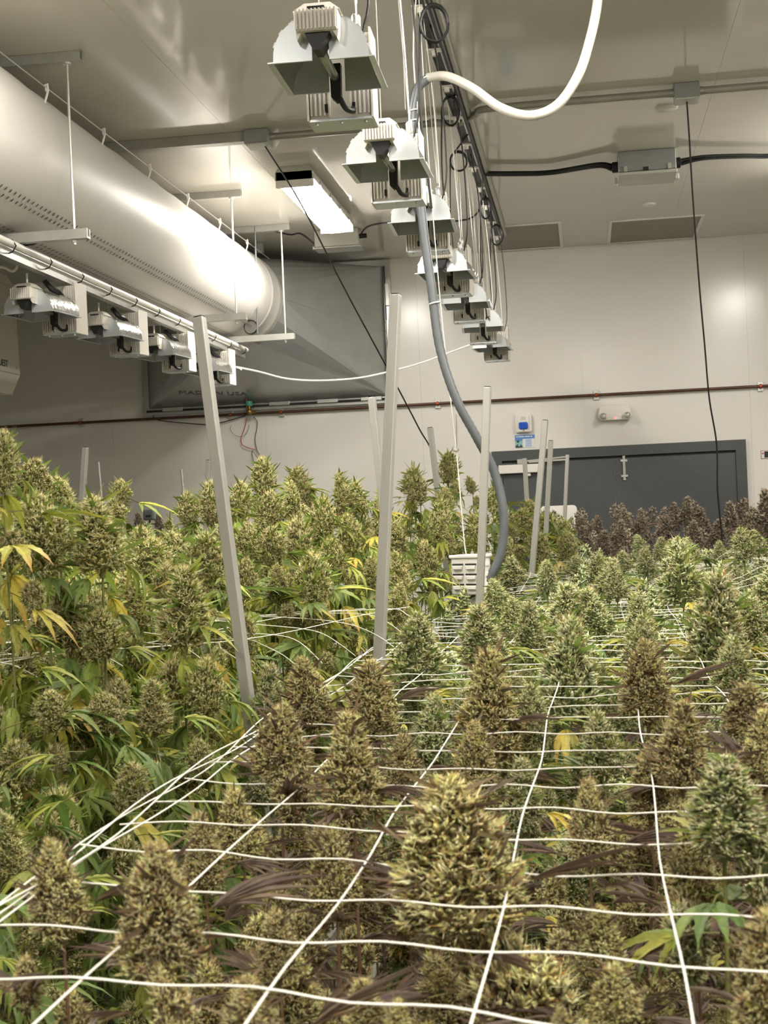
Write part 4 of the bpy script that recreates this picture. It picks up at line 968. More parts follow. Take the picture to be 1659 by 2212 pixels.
LOWLEAF = {k: leaf_arrays(5, 0.9, p, None, 0.4, w, False, 4, 0.9).arrays() for k, p, w in (('green', G, 0.075), ('lime', YG, 0.07), ('brown', PB, 0.055))}
def stem_mesh(mt):
    vs = []; fs = []; ctr = [(0, 0, 0), (0.8, 0.3, 0.25), (-0.6, 0.5, 0.5), (0.4, -0.5, 0.75), (0, 0, 1)]
    for k, (cx, cy, cz) in enumerate(ctr):
        vs += [(cx + math.cos(q) * (1.2 - 0.1 * k), cy + math.sin(q) * (1.2 - 0.1 * k), cz) for q in [i * math.pi / 3 for i in range(6)]]
    for k in range(4):
        for j in range(6): fs.append((k * 6 + j, k * 6 + (j + 1) % 6, k * 6 + 6 + (j + 1) % 6, k * 6 + 6 + j))
    me = bpy.data.meshes.new('stem'); me.from_pydata(vs, [], fs); me.materials.append(mt); me.polygons.foreach_set('use_smooth', [True] * len(me.polygons)); return me
STEM = {'g': stem_mesh(M['stem']), 'p': stem_mesh(M['stem_p'])}

pr = random.Random(77)
def part(name, me, parent, loc, rot=(0, 0, 0), sc=(1, 1, 1)):
    o = bpy.data.objects.new(name, me); COL.objects.link(o); o.parent = parent; o.location = loc; o.rotation_euler = rot; o.scale = sc; return o
NPL = 0
MIX = {'purple': ('brown',), 'green': ('green', 'green', 'lime', 'lime', 'green', 'lime', 'yellow'), 'tall': ('lime', 'green', 'lime', 'lime', 'green', 'green', 'lime', 'green', 'yellow'), 'dark': ('brown', 'brown')}
def plant(tip, kind, hb, wb, label, group, nleaf=7, nside=3, leafsz=0.13, low=0.3, lean=0.08, leaves=None):
    """one flowering plant: top bud under `tip`, stem down to the bench, side buds and fan leaves"""
    global NPL; NPL += 1
    base = Vector((tip.x + pr.uniform(-0.02, 0.02), tip.y + pr.uniform(-0.02, 0.02), BZ - 0.002))
    t = empty('flowering_plant', base, label, 'plant', group)
    bm_, sm_, Hb, R = pr.choice(BUD[kind]); hz_ = tip.z - base.z - hb
    sxy = wb / 2 / (R * (1.08 if kind == 'tall' else 0.95)); sz = hb / Hb
    lx, ly = tip.x - base.x, tip.y - base.y
    ra = (pr.uniform(-lean, lean), pr.uniform(-lean, lean), pr.uniform(0, 6.28))
    b = part('bud', bm_, t, (lx, ly, hz_), ra, (sxy, sxy, sz))
    part('bud_leaves', sm_, b, (0, 0, 0))
    sr = 0.003 * max(0.7, min(1, wb / 0.1))
    part('stem', STEM['p' if kind in ('purple', 'dark') else 'g'], t, (0, 0, 0), (math.atan2(-ly, hz_), math.atan2(lx, hz_), 0), (sr, sr, hz_ + hb * 0.2))
    for k in range(nside):
        f = (k + pr.uniform(0.2, 0.9)) / nside; zz = hz_ - 0.02 - f * low; a = pr.uniform(0, 6.28); rr = pr.uniform(0.025, 0.06) * (1 + f * 0.5)
        s = pr.uniform(0.7, 1.15) * (1.0 - 0.15 * f) * max(0.7, min(1.2, wb / 0.1))
        bm2, sm2, _, _ = pr.choice(BUD[kind + '_s'])
        o = part('side_bud', bm2, t, (rr * math.cos(a), rr * math.sin(a), zz), (-math.sin(a) * 0.3, math.cos(a) * 0.3, pr.uniform(0, 6.28)), (s, s, s * pr.uniform(1, 1.4)))
        part('bud_leaves', sm2, o, (0, 0, 0))
    for k in range(nleaf):
        f = (k + pr.random()) / nleaf; zz = hz_ + hb * 0.45 - f * (low * 0.75 + 0.08); a = k * 2.4 + pr.uniform(-0.5, 0.5)
        lk = pr.choice(leaves or MIX[kind]); s = max(leafsz, 0.05 + wb * 1.05) * pr.uniform(0.65, 1.2)
        part('fan_leaf', pr.choice(LEAF[lk] if kind == 'tall' else LEAF[lk][:2]), t, (lx * 0.8 + 0.004 * math.cos(a), ly * 0.8 + 0.004 * math.sin(a), zz), (pr.uniform(-0.3, 0.3), pr.uniform(-0.15, 0.45) if kind == 'tall' else pr.uniform(-0.4, 0.15), a), (s, s, s))
    return t
# ---------------------------------------------------------------- plants: places
# tip pixel, distance, bud width and height in pixels, kind, label
GP = {'purple': 'purplish plants at the front of the right bed', 'green': 'green plants of the right bed', 'tall': 'tall plants of the left bed', 'dark': 'dark plants before the doors'}
HAND = [
 # right bed, front
 (990, 1685, 1.42, 270, 350, 'purple', 'largest purplish plant in the foreground, right of centre, its bud as big as a hand'),
 (335, 1825, 1.24, 185, 300, 'purple', 'blurred purplish plant nearest the lower left, with a green-tipped bud'),
 (755, 1540, 1.88, 150, 240, 'purple', 'purplish plant in front of the foot of the central pole'),
 (128, 1818, 1.4, 130, 220, 'purple', 'low tawny plant at the left end of the front net'),
 (598, 1525, 2.0, 130, 170, 'purple', 'tawny plant just right of the foot of the leaning pole'),
 (665, 1422, 2.62, 108, 170, 'purple', 'purplish plant behind the net edge, between the leaning and central poles'),
 (797, 1428, 2.5, 112, 170, 'purple', 'purplish plant directly in front of the central pole, brown leaves to the right'),
 (575, 1435, 2.85, 90, 160, 'green', 'small green plant right behind the leaning pole'),
 (1045, 1402, 2.55, 150, 250, 'purple', 'dark purplish plant with long brown leaves, left of the big green bud'),
 (1037, 1308, 3.5, 105, 130, 'green', 'pointed green plant behind the dark purplish one'),
 (893, 1325, 3.35, 112, 180, 'green', 'pointed green plant right of the central pole at the net corner'),
 (1215, 1335, 3.05, 140, 230, 'green', 'broad green plant in the middle of the right bed'),
 (1392, 1385, 2.6, 112, 170, 'purple', 'purplish plant with dark spread leaves, right of the broad green one'),
 (1465, 1515, 1.95, 125, 190, 'purple', 'pale tawny plant standing above the net on the right'),
 (1555, 1635, 1.52, 180, 210, 'green', 'fuzzy pale green plant at the right edge of the foreground'),
 (1535, 1238, 3.5, 150, 240, 'green', 'tall green plant with yellowing leaves on the right'),
 (1615, 1475, 2.15, 110, 120, 'purple', 'purplish plant half cut by the right edge above the net'),
 (1645, 1535, 1.95, 90, 150, 'purple', 'dark plant at the right edge beside the pale tawny one'),
 (1655, 1960, 1.22, 150, 270, 'purple', 'pale plant cut by the lower right corner'),
 (1268, 1690, 1.85, 95, 180, 'purple', 'plant below the net, between the two middle net cords'),
 (1285, 1960, 1.5, 110, 150, 'purple', 'low plant under the net at the lower right'),
 (1325, 2085, 1.32, 110, 130, 'purple', 'tawny tip near the bottom edge right of centre'),
 (1490, 1775, 1.62, 110, 210, 'purple', 'tawny plant under the fuzzy green one'),
 (535, 2115, 1.16, 140, 200, 'purple', 'blurred pale bud rising from the bottom edge left of centre'),
 (790, 2110, 1.25, 120, 160, 'purple', 'blurred tip at the bottom edge in the middle'),
 (855, 2160, 1.2, 80, 120, 'purple', 'small pale tip at the bottom edge beside the big bud'),
 (1205, 2175, 1.22, 60, 100, 'purple', 'smallest tip at the bottom edge right of the big bud'),
 (438, 1755, 1.75, 95, 180, 'purple', 'tawny plant under the net in the left foreground'),
 (520, 1705, 1.85, 100, 170, 'purple', 'tawny plant beside the foot of the leaning pole, below the net'),
 (598, 1970, 1.5, 90, 150, 'purple', 'low tawny plant under the front net cords'),
 (720, 1790, 1.75, 110, 190, 'purple', 'lower bud directly beneath the front central plant'),
 (865, 1590, 2.15, 80, 130, 'purple', 'small plant under the net behind the front central plant'),
 (1120, 1640, 2.1, 90, 160, 'green', 'low green plant right of the largest bud'),
 (1020, 1560, 2.2, 100, 170, 'purple', 'plant below the dark purplish bud in the middle'),
 (925, 1500, 2.5, 90, 150, 'green', 'low green plant under the net right of the central pole'),
 (1140, 1480, 2.6, 90, 140, 'green', 'low green plant left of the broad green one'),
 (1300, 1540, 2.4, 90, 150, 'green', 'low green plant between the broad green and dark spread ones'),
 (1575, 1380, 2.9, 80, 120, 'green', 'green plant below the yellowing one on the right'),
 (1400, 1620, 2.0, 90, 150, 'purple', 'brownish plant beneath the dark spread leaves'),
 # right bed, middle
 (1470, 1163, 4.4, 95, 140, 'green', 'green plant standing highest in the middle right'),
 (1290, 1268, 4.2, 80, 110, 'green', 'green plant behind the broad green one, to its right'),
 (1312, 1205, 5.0, 70, 90, 'green', 'small green plant left of the highest middle one'),
 (1215, 1262, 4.2, 95, 130, 'green', 'pale green plant directly behind the broad green one'),
 (1140, 1300, 3.8, 80, 130, 'green', 'green plant behind the pointed one, left of the broad green'),
 (1110, 1290, 4.1, 60, 90, 'green', 'small yellowish-green plant near the net corner'),
 (1075, 1250, 4.5, 55, 80, 'green', 'small green plant right of the louvred box'),
 (1385, 1280, 3.9, 70, 120, 'green', 'dark green plant left of the yellowing one'),
 (1380, 1330, 3.4, 75, 120, 'green', 'pointed green plant just behind the dark spread leaves'),
 (1620, 1290, 3.6, 90, 130, 'green', 'green plant at the right edge behind the net'),
 (1565, 1275, 4.2, 80, 110, 'green', 'pale green plant right behind the yellowing one'),
 (1640, 1230, 4.6, 70, 100, 'green', 'green plant at the right edge under the bunched net'),
 (1110, 1202, 5.4, 55, 70, 'green', 'green plant left of the bunched net'),
 (1180, 1210, 5.2, 48, 70, 'green', 'small green plant in front of the bunched net'),
 (1290, 1195, 5.6, 60, 70, 'green', 'green plant in the left middle of the bunched net'),
 (1330, 1215, 4.9, 50, 80, 'green', 'slim green plant in front of the bunched net'),
 (1388, 1153, 6.4, 34, 50, 'green', 'small green cone before the dark plants, middle'),
 (1425, 1160, 6.2, 36, 46, 'green', 'small green cone just right of the middle one'),
 (1445, 1165, 6.0, 36, 50, 'green', 'small green cone touching the highest middle plant'),
 (1555, 1168, 6.2, 34, 46, 'green', 'small green cone in front of the hanging cable'),
 (1605, 1140, 5.6, 52, 70, 'green', 'green plant near the right edge behind the bunched net'),
 (1637, 1143, 5.8, 44, 56, 'green', 'green cone at the far right edge'),
 (1495, 1160, 5.6, 48, 60, 'green', 'green cone right behind the highest middle plant'),
 (1345, 1190, 6.0, 36, 46, 'green', 'small green cone left of the middle cone'),
 (1240, 1200, 6.0, 40, 46, 'green', 'small green cone at the edge of the dark plants'),
 (1395, 1185, 5.8, 44, 54, 'green', 'green cone just below the middle cone'),
 # between the beds, far
 (1128, 1100, 7.3, 46, 60, 'tall', 'yellowish plant left of the leaning door pole'),
 (1152, 1080, 7.6, 36, 60, 'tall', 'plant rising against the dark door between the poles'),
 (1100, 1105, 7.0, 36, 60, 'tall', 'plant right of the hose bend'),
 (1193, 1108, 7.8, 46, 60, 'tall', 'yellowish plant in front of the white panel'),
 (1215, 1122, 7.7, 40, 56, 'tall', 'yellowish plant below the white panel'),
 (1165, 1150, 6.9, 46, 70, 'tall', 'plant between the two door poles'),
 (1225, 1150, 7.4, 40, 60, 'tall', 'plant at the left end of the dark row'),
 # dark row before the doors
 (1252, 1115, 8.9, 30, 50, 'dark', 'leftmost dark plant by the white panel'),
 (1262, 1135, 8.4, 38, 60, 'dark', 'dark plant in front of the leftmost one'),
 (1293, 1113, 8.9, 26, 44, 'dark', 'short dark plant below the door bolt, left'),
 (1350, 1100, 8.9, 36, 60, 'dark', 'dark plant under the door meeting line'),
 (1381, 1100, 8.9, 32, 56, 'dark', 'dark plant right of the door meeting line'),
 (1330, 1125, 8.5, 40, 60, 'dark', 'dark plant low in front of the door meeting line'),
 (1300, 1145, 8.2, 40, 60, 'dark', 'dark plant low at the left of the dark row'),
 (1430, 1112, 8.7, 40, 70, 'dark', 'dark plant in the middle of the right door leaf'),
 (1478, 1074, 8.9, 36, 60, 'dark', 'tallest dark plant against the right door leaf'),
 (1450, 1085, 8.8, 32, 60, 'dark', 'dark plant just left of the tallest dark one'),
 (1518, 1096, 8.9, 38, 60, 'dark', 'dark plant right of the tallest dark one'),
 (1500, 1125, 8.4, 40, 60, 'dark', 'dark plant below the tallest dark one'),
 (1575, 1085, 8.7, 44, 70, 'dark', 'dark plant behind the end of the hanging cable'),
 (1600, 1075, 8.8, 40, 70, 'dark', 'dark plant at the right door jamb'),
 (1655, 1058, 8.2, 50, 80, 'dark', 'dark plant at the right edge against the white wall'),
 (1630, 1105, 8.2, 46, 70, 'dark', 'dark plant low at the right door jamb'),
 (1545, 1120, 8.4, 40, 60, 'dark', 'dark plant left of the cable end'),
 (302, 1108, 8.6, 30, 40, 'dark', 'dark plant left of the small grey box on the far left'),
 (346, 1110, 8.6, 26, 36, 'dark', 'dark plant right of the small grey box on the far left'),
 # left bed, near
 (92, 1072, 2.75, 125, 180, 'tall', 'bushy pale-topped plant at the far left, second from the edge'),
 (214, 1070, 2.75, 128, 175, 'tall', 'bushy pale-topped plant right of the far left one'),
 (390, 1222, 2.85, 128, 190, 'tall', 'bushy plant in front of the leaning pole, lower than the rest'),
 (440, 1155, 3.3, 85, 120, 'tall', 'plant touching the left side of the leaning pole'),
 (66, 995, 3.5, 85, 110, 'tall', 'tall plant at the far left rising behind the nearest ones'),
 (125, 1035, 3.6, 70, 110, 'tall', 'plant right behind the tall far left one'),
 (258, 1038, 4.3, 44, 60, 'tall', 'small pale bud standing alone on the left skyline'),
 (0, 935, 2.5, 70, 130, 'tall', 'plant cut by the left edge, with yellow leaves'),
 (320, 1165, 3.6, 90, 100, 'tall', 'plant behind the far left bushes, below the lone bud'),
 (290, 1140, 4.2, 70, 90, 'tall', 'pale plant low on the left skyline'),
 (370, 1150, 4.3, 66, 90, 'tall', 'plant low on the left skyline left of the leaning pole'),
 (20, 1110, 2.9, 90, 130, 'tall', 'plant at the left edge under the cut one'),
 (300, 1245, 3.1, 90, 120, 'tall', 'plant behind and left of the lower bushy one'),
 (455, 1040, 4.5, 55, 100, 'tall', 'leafy plant just left of the leaning pole on the skyline'),
 (410, 1065, 4.8, 46, 80, 'tall', 'plant with a long yellow leaf left of the leaning pole'),
 (140, 1260, 2.75, 100, 130, 'tall', 'lower bud under the two far left bushes'),
 (215, 1320, 2.7, 85, 110, 'tall', 'lower bud at the height of the left net'),
 (330, 1470, 2.6, 90, 120, 'tall', 'low bud below the left net, near the leaning pole'),
 (225, 1500, 2.5, 80, 90, 'tall', 'low bud with spread leaves below the left net'),
 (115, 1495, 2.45, 80, 90, 'tall', 'low bud at the left under the net'),
 (40, 1600, 2.35, 90, 110, 'tall', 'lowest bud at the left edge'),
 (440, 1425, 2.75, 80, 130, 'tall', 'low bud touching the leaning pole'),
 (430, 1600, 2.6, 60, 80, 'tall', 'small low bud left of the foot of the leaning pole'),
 (280, 1650, 2.3, 70, 90, 'tall', 'low bud above the front net edge'),
 # left bed, middle
 (570, 990, 5.0, 56, 95, 'tall', 'tall plant on the skyline right of the leaning pole'),
 (513, 1042, 4.7, 50, 80, 'tall', 'plant right behind the leaning pole'),
 (640, 1010, 5.2, 46, 60, 'tall', 'second skyline plant right of the leaning pole'),
 (577, 1062, 4.5, 56, 90, 'tall', 'plant below the tall skyline one'),
 (632, 1040, 4.8, 54, 90, 'tall', 'plant below the second skyline one'),
 (665, 1042, 5.2, 36, 60, 'tall', 'narrow plant right of the second skyline one'),
 (740, 1018, 5.6, 42, 60, 'tall', 'third skyline plant, left of the central pole'),
 (778, 1036, 5.3, 46, 80, 'tall', 'plant left of the central pole, drooping leaves'),
 (735, 1050, 5.2, 44, 70, 'tall', 'plant below the third skyline one'),
 (692, 1078, 4.6, 56, 90, 'tall', 'plant in the middle between the two large poles'),
 (650, 1122, 4.1, 62, 100, 'tall', 'plant lower in the middle between the large poles'),
 (540, 1130, 4.1, 62, 100, 'tall', 'plant right of the leaning pole, chest high'),
 (583, 1140, 4.0, 62, 90, 'tall', 'plant beside the chest-high one'),
 (672, 1196, 3.75, 78, 115, 'tall', 'front plant between the poles, rising above the torn net'),
 (720, 1165, 4.0, 50, 80, 'tall', 'plant right behind the one above the torn net'),
 (600, 1220, 3.8, 60, 90, 'tall', 'plant left of the one above the torn net'),
 (520, 1210, 3.7, 60, 90, 'tall', 'plant at the leaning pole above the torn net'),
 (760, 1110, 4.6, 50, 90, 'tall', 'leafy plant left of the central pole'),
 (815, 1060, 5.3, 36, 70, 'tall', 'plant touching the left side of the central pole'),
 (965, 978, 7.0, 40, 70, 'tall', 'highest plant, left of the hanging wire'),
 (905, 1008, 6.3, 42, 80, 'tall', 'tall plant right of the central pole'),
 (880, 1020, 6.6, 36, 50, 'tall', 'plant touching the right side of the central pole'),
 (945, 1080, 5.6, 46, 90, 'tall', 'leafy plant halfway between central pole and louvred box'),
 (960, 1055, 6.2, 38, 60, 'tall', 'plant below the highest one'),
 (1020, 1030, 6.8, 22, 36, 'tall', 'small tip right of the hanging wire'),
 (1062, 1048, 6.4, 34, 60, 'tall', 'plant behind the pole by the hose'),
 (1035, 1110, 6.0, 40, 70, 'tall', 'plant above the louvred box'),
 (975, 1130, 5.6, 40, 70, 'tall', 'plant left of the louvred box top'),
 (860, 1120, 5.0, 50, 80, 'tall', 'plant right behind the central pole'),
 (870, 1190, 4.4, 56, 100, 'tall', 'plant right of the central pole, drooping green leaves'),
 (925, 1170, 4.9, 46, 90, 'tall', 'leafy plant in front of the louvred box'),
 (790, 1200, 4.3, 46, 80, 'tall', 'plant left of the central pole, low'),
 (850, 1260, 4.1, 56, 90, 'tall', 'low plant at the foot of the central pole'),
 (1095, 1150, 6.2, 40, 70, 'tall', 'plant right of the hose end'),
]
placed = []
for (px, py, d, w, h, kind, lab) in HAND:
    tip = at(px, py, d); k = d / FPX
    near = d < 3.2
    xtra = dict(nleaf=9, nside=4, low=0.4)
    if kind == 'tall': xtra = dict(nleaf=20 if d < 5.2 else 15, nside=4, low=0.6 if near else 0.45, leafsz=0.17)
    elif kind == 'green': xtra = dict(nleaf=12 if d < 4.5 else 7, nside=4 if d < 4.5 else 2, low=0.35, leafsz=0.13)
    elif kind == 'purple': xtra = dict(nleaf=12, nside=4, low=0.3, leafsz=0.14)
    elif kind == 'dark': xtra = dict(nleaf=5, nside=4, low=0.3, leafsz=0.1)
    if 'yellowing' in lab and 'behind' not in lab and 'left' not in lab and 'below' not in lab: xtra['leaves'] = ('yellow', 'lime', 'yellow')
    if 'yellow leaves' in lab: xtra['leaves'] = ('yellow', 'lime', 'lime')
    plant(tip, kind, h * k, w * k, lab, GP[kind], lean=0.22 if d > 4 else 0.1, **xtra)
    placed.append((tip.x, tip.y, w * k))
NH = len(placed)
def free(x, y, r): return all((x - a) ** 2 + (y - b) ** 2 > r * r for a, b, _ in placed)
fill = []
def grid(x0, x1, y0, y1, st):
    y = y0
    while y < y1:
        x = x0(y) if callable(x0) else x0; xe = x1(y) if callable(x1) else x1
        while x < xe:
            fill.append((x + pr.uniform(-.3, .3) * st, y + pr.uniform(-.3, .3) * st, st)); x += st
        y += st
vis_r = lambda y: min(1.6, 0.135 * y + 0.16)
grid(lambda y: max(-0.46, -0.43 * y), vis_r, 1.0, 2.6, 0.125)
grid(-0.46, vis_r, 2.6, 5.0, 0.16)
grid(-0.46, vis_r, 5.0, 10.0, 0.23)
vis_l = lambda y: max(-3.3, -0.42 * y - 0.15)
grid(vis_l, -0.8, 1.9, 4.6, 0.19)
grid(vis_l, -0.8, 4.6, 9.6, 0.26)
fill = [(x, y, st) for x, y, st in fill if free(x, y, st * 0.62)]
fill.sort(key=lambda q: q[1])
ind = fill[:max(0, 300 - NH)]; rest = fill[max(0, 300 - NH):]
mg = []
yy_ = 1.0
while yy_ < 8:
    xx_ = vis_r(yy_) + 0.1
    while xx_ < vis_r(yy_) + 0.6 and xx_ < 1.65:
        mg.append((xx_ + pr.uniform(-.06, .06), yy_ + pr.uniform(-.06, .06), 0.2)); xx_ += 0.2
    yy_ += 0.2
rest = rest + mg
print('hand', NH, 'fill', len(fill), 'rest', len(rest))
FL = {'purple': 'lower brownish plant between the front net cords of the right bed', 'green': 'lower green plant among the middle of the right bed',
      'tall': 'leafy green plant inside the left bed behind its front row', 'dark': 'dark brown plant in the rear of the right bed'}
FG = {'purple': 'lower plants between the front net cords', 'green': 'lower plants in the middle of the right bed', 'tall': 'inner plants of the left bed', 'dark': 'rear dark plants'}
def fkind(x, y):
    if x < -0.65 or (5.4 < y < 8.2 and x < -0.36): return 'tall'
    if y > 8.2: return 'dark'
    return 'purple' if y < 2.35 + 0.35 * math.sin(x * 9) else 'green'
def fz(x, y, kind):
    if kind == 'tall': return (1.42 if y < 3.4 else 1.56 if y < 5 else 1.62) + pr.uniform(-0.12, 0.1)
    if kind == 'dark': return 1.58 + pr.uniform(-0.08, 0.1)
    return (1.20 if y < 2.6 else 1.30 if y < 5 else 1.38) + pr.uniform(-0.08, 0.09)
MARK = [(990, 1685, 1.42, 'the largest foreground bud'), (335, 1825, 1.24, 'the blurred lower left bud'), (755, 1540, 1.88, 'the front central bud'), (1555, 1635, 1.52, 'the fuzzy pale green bud'),
        (1465, 1515, 1.95, 'the pale tawny right bud'), (1045, 1402, 2.55, 'the dark purplish bud'), (1215, 1335, 3.05, 'the broad green bud'), (1535, 1238, 3.5, 'the yellowing right plant'),
        (893, 1325, 3.35, 'the net corner'), (1470, 1163, 4.4, 'the highest middle right plant'), (1110, 1202, 5.4, 'the louvred box'), (660, 1422, 2.6, 'the poles\' twin purplish buds'),
        (214, 1070, 2.75, 'the far left bushes'), (390, 1222, 2.85, 'the lower bushy left plant'), (672, 1196, 3.75, 'the torn left net'), (565, 990, 5.0, 'the left skyline'), (850, 1260, 4.1, 'the central pole')]
MARK = [(at(x, y, d_), lab) for x, y, d_, lab in MARK]; used = {}
ORD = ['', 'second ', 'third ', 'fourth ', 'fifth ', 'sixth ', 'seventh ', 'eighth ', 'ninth ', 'tenth ', 'eleventh ', 'twelfth ']
def flabel(x, y, kind):
    p, lab = min(MARK, key=lambda q: (q[0].x - x) ** 2 + (q[0].y - y) ** 2 * 0.6)
    dx, dy = x - p.x, y - p.y
    side = ('right of' if dx > 0 else 'left of') if abs(dx) > abs(dy) else ('behind' if dy > 0 else 'in front of')
    c = {'purple': 'brownish', 'green': 'green', 'tall': 'leafy green', 'dark': 'dark brown'}[kind]
    k = used.get((c, side, lab), 0); used[(c, side, lab)] = k + 1
    return f'{ORD[min(k, 11)]}low {c} plant {side} {lab}'
for x, y, st in sorted(ind, key=lambda q: min((m_[0].x - q[0]) ** 2 + (m_[0].y - q[1]) ** 2 for m_ in MARK)):
    kind = fkind(x, y); w = pr.uniform(0.05, 0.085); z = fz(x, y, kind)
    plant(Vector((x, y, z)), kind, w * pr.uniform(1.4, 2.0), w, flabel(x, y, kind), FG[kind], nleaf=6, nside=4, low=0.4, leafsz=0.14, lean=0.2)
# the many plants farther back, joined
def soup_buds(kind, n):
    out = []
    for i in range(n):
        S, SL = make_bud(kind, 0.14, 0.045, 17, 7, 0.021, ['cone', 'round', 'col'][i % 3], CT1, 0.12); S.add(*SL.arrays()); out.append(S.arrays())
    return out
LOWB = {k: soup_buds(k, 3) for k in ('green', 'tall', 'dark', 'purple')}
def place(S, A, loc, rz, s, tilt=0.0):
    V, F, C = A; c, sn = math.cos(rz), math.sin(rz); ct, st = math.cos(tilt), math.sin(tilt)
    V = V * np.asarray(s); V = np.stack([V[:, 0] * ct + V[:, 2] * st, V[:, 1], -V[:, 0] * st + V[:, 2] * ct], 1)
    V = np.stack([V[:, 0] * c - V[:, 1] * sn, V[:, 0] * sn + V[:, 1] * c, V[:, 2]], 1) + np.asarray(loc)
    S.add(V, F, C * pr.uniform(0.88, 1.12))
SB = Soup(); SLf = Soup()
for x, y, st in rest:
    kind = fkind(x, y); z = fz(x, y, kind) + 0.05
    for k in range(2):
        s = pr.uniform(0.7, 1.1) if k == 0 else pr.uniform(0.4, 0.7); o = 0 if k == 0 else 0.08
        place(SB, pr.choice(LOWB[kind]), (x + pr.uniform(-o, o), y + pr.uniform(-o, o), z - 0.14 * s - k * 0.07), pr.uniform(0, 6), s, pr.uniform(-.2, .2))
    for k in range(4):
        s = pr.uniform(0.1, 0.17); place(SLf, LOWLEAF[{'dark': 'brown', 'purple': 'brown'}.get(kind, pr.choice(['green', 'lime']))], (x, y, z - 0.1 - k * 0.05), pr.uniform(0, 6.28), s, pr.uniform(-.1, .5))
# leaf mass under the canopies
def under(x0, x1, y0, y1, n, z0, z1, kinds, sz=(0.1, 0.2)):
    for _ in range(n):
        x, y = pr.uniform(x0, x1), pr.uniform(y0, y1)
        place(SLf, LOWLEAF[pr.choice(kinds)], (x, y, pr.uniform(z0, z1)), pr.uniform(0, 6.28), pr.uniform(*sz), pr.uniform(-.2, .6))
under(-0.5, 0.9, 0.8, 2.5, 800, 0.8, 1.08, ['green', 'brown', 'brown'], (0.08, 0.15))
under(-0.5, 1.3, 2.5, 5, 1000, 0.85, 1.16, ['green', 'green', 'lime'], (0.1, 0.17))
under(-0.5, 1.6, 5, 10.2, 700, 0.9, 1.3, ['green', 'lime'])
under(-2.0, -0.72, 1.6, 5.0, 1500, 0.8, 1.42, ['green', 'green', 'green', 'lime'])
under(-3.4, -0.72, 5.0, 9.7, 900, 0.95, 1.5, ['green', 'lime'])
def under_b(x0, x1, y0, y1, n, z0, z1, kind):
    for _ in range(n):
        s = pr.uniform(0.4, 0.75); place(SB, pr.choice(LOWB[kind]), (pr.uniform(x0, x1), pr.uniform(y0, y1), pr.uniform(z0, z1)), pr.uniform(0, 6), s, pr.uniform(-.3, .3))
FINE = {}
for k_ in ('purple', 'tall'):
    FINE[k_] = []
    for i_ in range(3):
        S, SL = make_bud(k_, 0.14, 0.045, 38, 8, 0.013, ['cone', 'round', 'col'][i_], CT1, 0.2); S.add(*SL.arrays()); FINE[k_].append(S.arrays())
under_b(-0.5, 1.2, 2.6, 6, 160, 0.95, 1.2, 'green')
LOWB.update(FINE)
under_b(-0.5, 0.8, 1.0, 2.6, 100, 0.85, 1.1, 'purple')
under_b(-1.5, -0.74, 1.8, 4.5, 80, 0.85, 1.3, 'tall')
ob = bpy.data.objects.new('distant_plants', SB.mesh('distant_buds', M['bud'])); COL.objects.link(ob)
props(ob, 'mass of smaller buds filling the beds behind and below the front plants', 'plants', None, 'stuff')
ob = bpy.data.objects.new('undergrowth', SLf.mesh('undergrowth', M['leaf'], False)); COL.objects.link(ob)
props(ob, 'dense green undergrowth of fan leaves below the buds', 'foliage', None, 'stuff')
print('plants', NPL, 'objects', len(COL.objects), 'tris', sum(len(m_.polygons) for m_ in bpy.data.meshes))

# ---------------------------------------------------------------- trellis nets
def strand(t, pts, r=0.00115):
    MB().tube(crom(pts, 3), r, 5).build('strand', M['net'], t, smooth=True)
def netz(x, y, z0, seed): return z0 + 0.004 * math.sin(5.1 * x + 2.3 * y + seed) + 0.003 * math.sin(9.7 * y - 6 * x + seed * 2)
NZ = 1.372
t = empty('trellis_net', (0.2, 3, NZ), 'white square-mesh trellis net stretched over the right bed', 'net')
XS = [-0.56, -0.415, -0.256, -0.098, 0.056, 0.212, 0.365, 0.52, 0.675, 0.83, 0.98, 1.13]
vr = lambda y: min(1.6, 0.14 * y + 0.65)
for x in XS:
    y0 = max(0.95, (x - 0.65) / 0.14); y0 = max(y0, 0.95)
    if y0 > 8: continue
    pts = []; y = y0
    while y < 8.2:
        pts.append((x + 0.02 * (y - 1) * 0.6 + 0.003 * math.sin(7 * y + x * 9), y, netz(x, y, NZ, 1))); y += 0.2
    strand(t, pts)
k = 0; Y0 = 1.04
while Y0 < 8.2:
    pts = []; x = -0.58; xe = vr(Y0) + 0.1
    n = max(6, int((xe - x) / 0.075))
    for i in range(n + 1):
        xx = x + (xe - x) * i / n; sl = -0.19 * max(0.15, 1 - (Y0 - 1) * 0.22)
        yy = Y0 + sl * xx + 0.003 * math.sin(xx * 14 + k * 1.7) + 0.002 * math.sin(xx * 33 + k)
        pts.append((xx, yy, netz(xx, yy, NZ, 1) + 0.0025 * math.sin(xx * 40 + k * 2.1)))
    strand(t, pts); k += 1
    Y0 += 0.146 if Y0 < 6 else 0.1
# slack selvedge cords along the aisle edge
for j in range(3):
    pts = []; y = 1.15; 
    while y < 4.4:
        pts.append((-0.562 - 0.014 * j + 0.008 * math.sin(y * 5 + j * 2), y, NZ + 0.014 + 0.006 * math.sin(y * 7 + j) - 0.008 * j)); y += 0.16
    strand(t, pts)
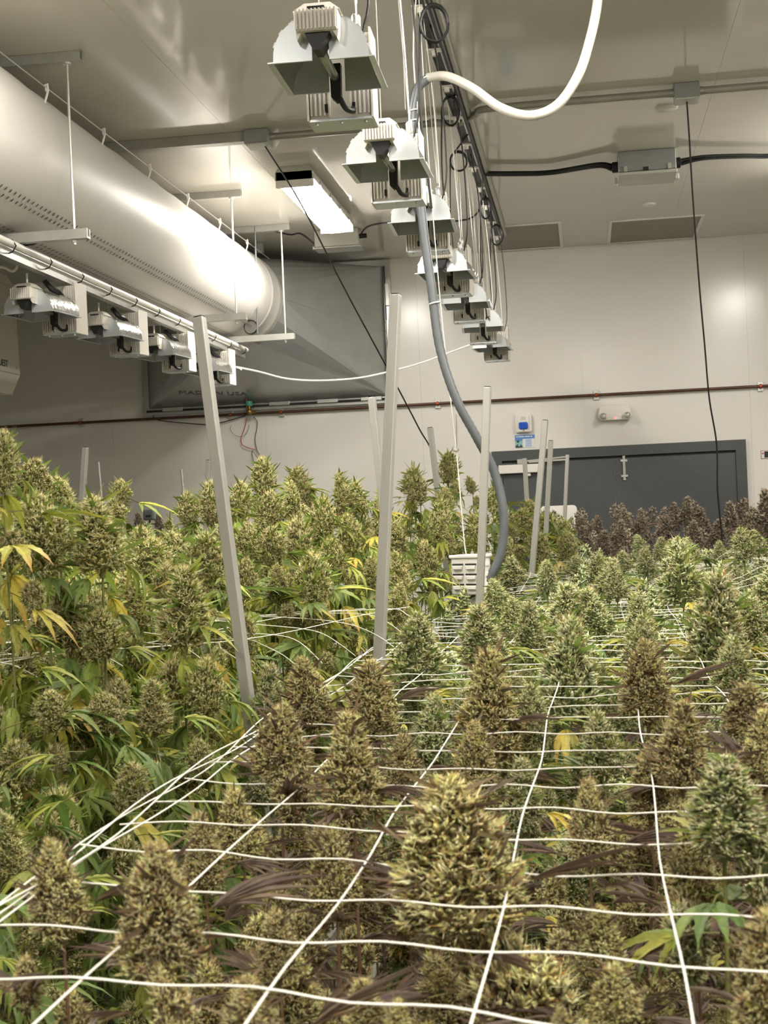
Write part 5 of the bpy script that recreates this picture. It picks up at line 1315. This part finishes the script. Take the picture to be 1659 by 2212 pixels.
# bunched net across the back of the right bed
t = empty('bunched_net', (0.4, 6.2, 1.45), 'bunched white trellis net lying in folds across the back of the right bed', 'net')
for j in range(22):
    pts = []; x0 = -0.32 + 0.02 * (j % 4); 
    for i in range(22):
        xx = x0 + i * 0.075; yy = 5.2 + j * 0.13 + 0.03 * math.sin(i * 0.9 + j)
        pts.append((xx, yy, 1.43 + 0.002 * j + 0.03 * math.sin(i * 0.55 + j * 0.35) - 0.05 * math.exp(-((i - 5) / 3) ** 2) + 0.05 * (xx > 0.55) * math.sin(j * 0.2)))
    strand(t, pts, 0.0009)
for i in range(7):
    pts = [(-0.25 + i * 0.22 + 0.02 * math.sin(j * 0.8), 5.2 + j * 0.26, 1.43 + 0.004 * j + 0.03 * math.sin(i * 1.6 + j * 0.7)) for j in range(11)]
    strand(t, pts, 0.0009)
# left net with cut ends over the aisle edge
LN = 1.467
t = empty('cut_net', (-1, 3.5, LN), 'white trellis net of the left bed with loose cut ends hanging over its edge', 'net')
A_, B_ = Vector((-1.25, 2.55, LN)), Vector((-0.49, 3.94, LN)); dn = (B_ - A_).normalized(); nin = Vector((-dn.y, dn.x, 0))
Ld = (B_ - A_).length
def lz(s_, o_): return LN + 0.012 * math.sin(s_ * 5 + o_ * 9) + 0.22 * max(0, o_ - 0.1) * (0.4 + 0.3 * math.sin(s_ * 4))
for o_ in (0.0, 0.15, 0.3, 0.45):
    strand(t, [tuple(A_ + dn * (Ld * f) + nin * o_ + Vector((0, 0, lz(Ld * f, o_) - LN))) for f in [i_ / 14 for i_ in range(-2, 15)]], 0.001)
s_ = -0.15; k = 0
while s_ < Ld + 0.02:
    P_ = A_ + dn * s_; L = pr.uniform(0.09, 0.15)
    pts = [P_ + nin * o_ + dn * (0.02 * math.sin(o_ * 9 + k) - 0.35 * o_) + Vector((0, 0, lz(s_, o_) - LN)) for o_ in (0.5, 0.4, 0.3, 0.2, 0.1, 0.0)]
    pts += [P_ - nin * (L * f) + dn * (0.25 * L * f + 0.008 * math.sin(k * 2 + f * 3)) + Vector((0, 0, lz(s_, 0) - LN - 0.02 * f - 0.05 * f * f)) for f in (0.35, 0.7, 1.0)]
    strand(t, [tuple(p_) for p_ in pts], 0.001); s_ += 0.118; k += 1
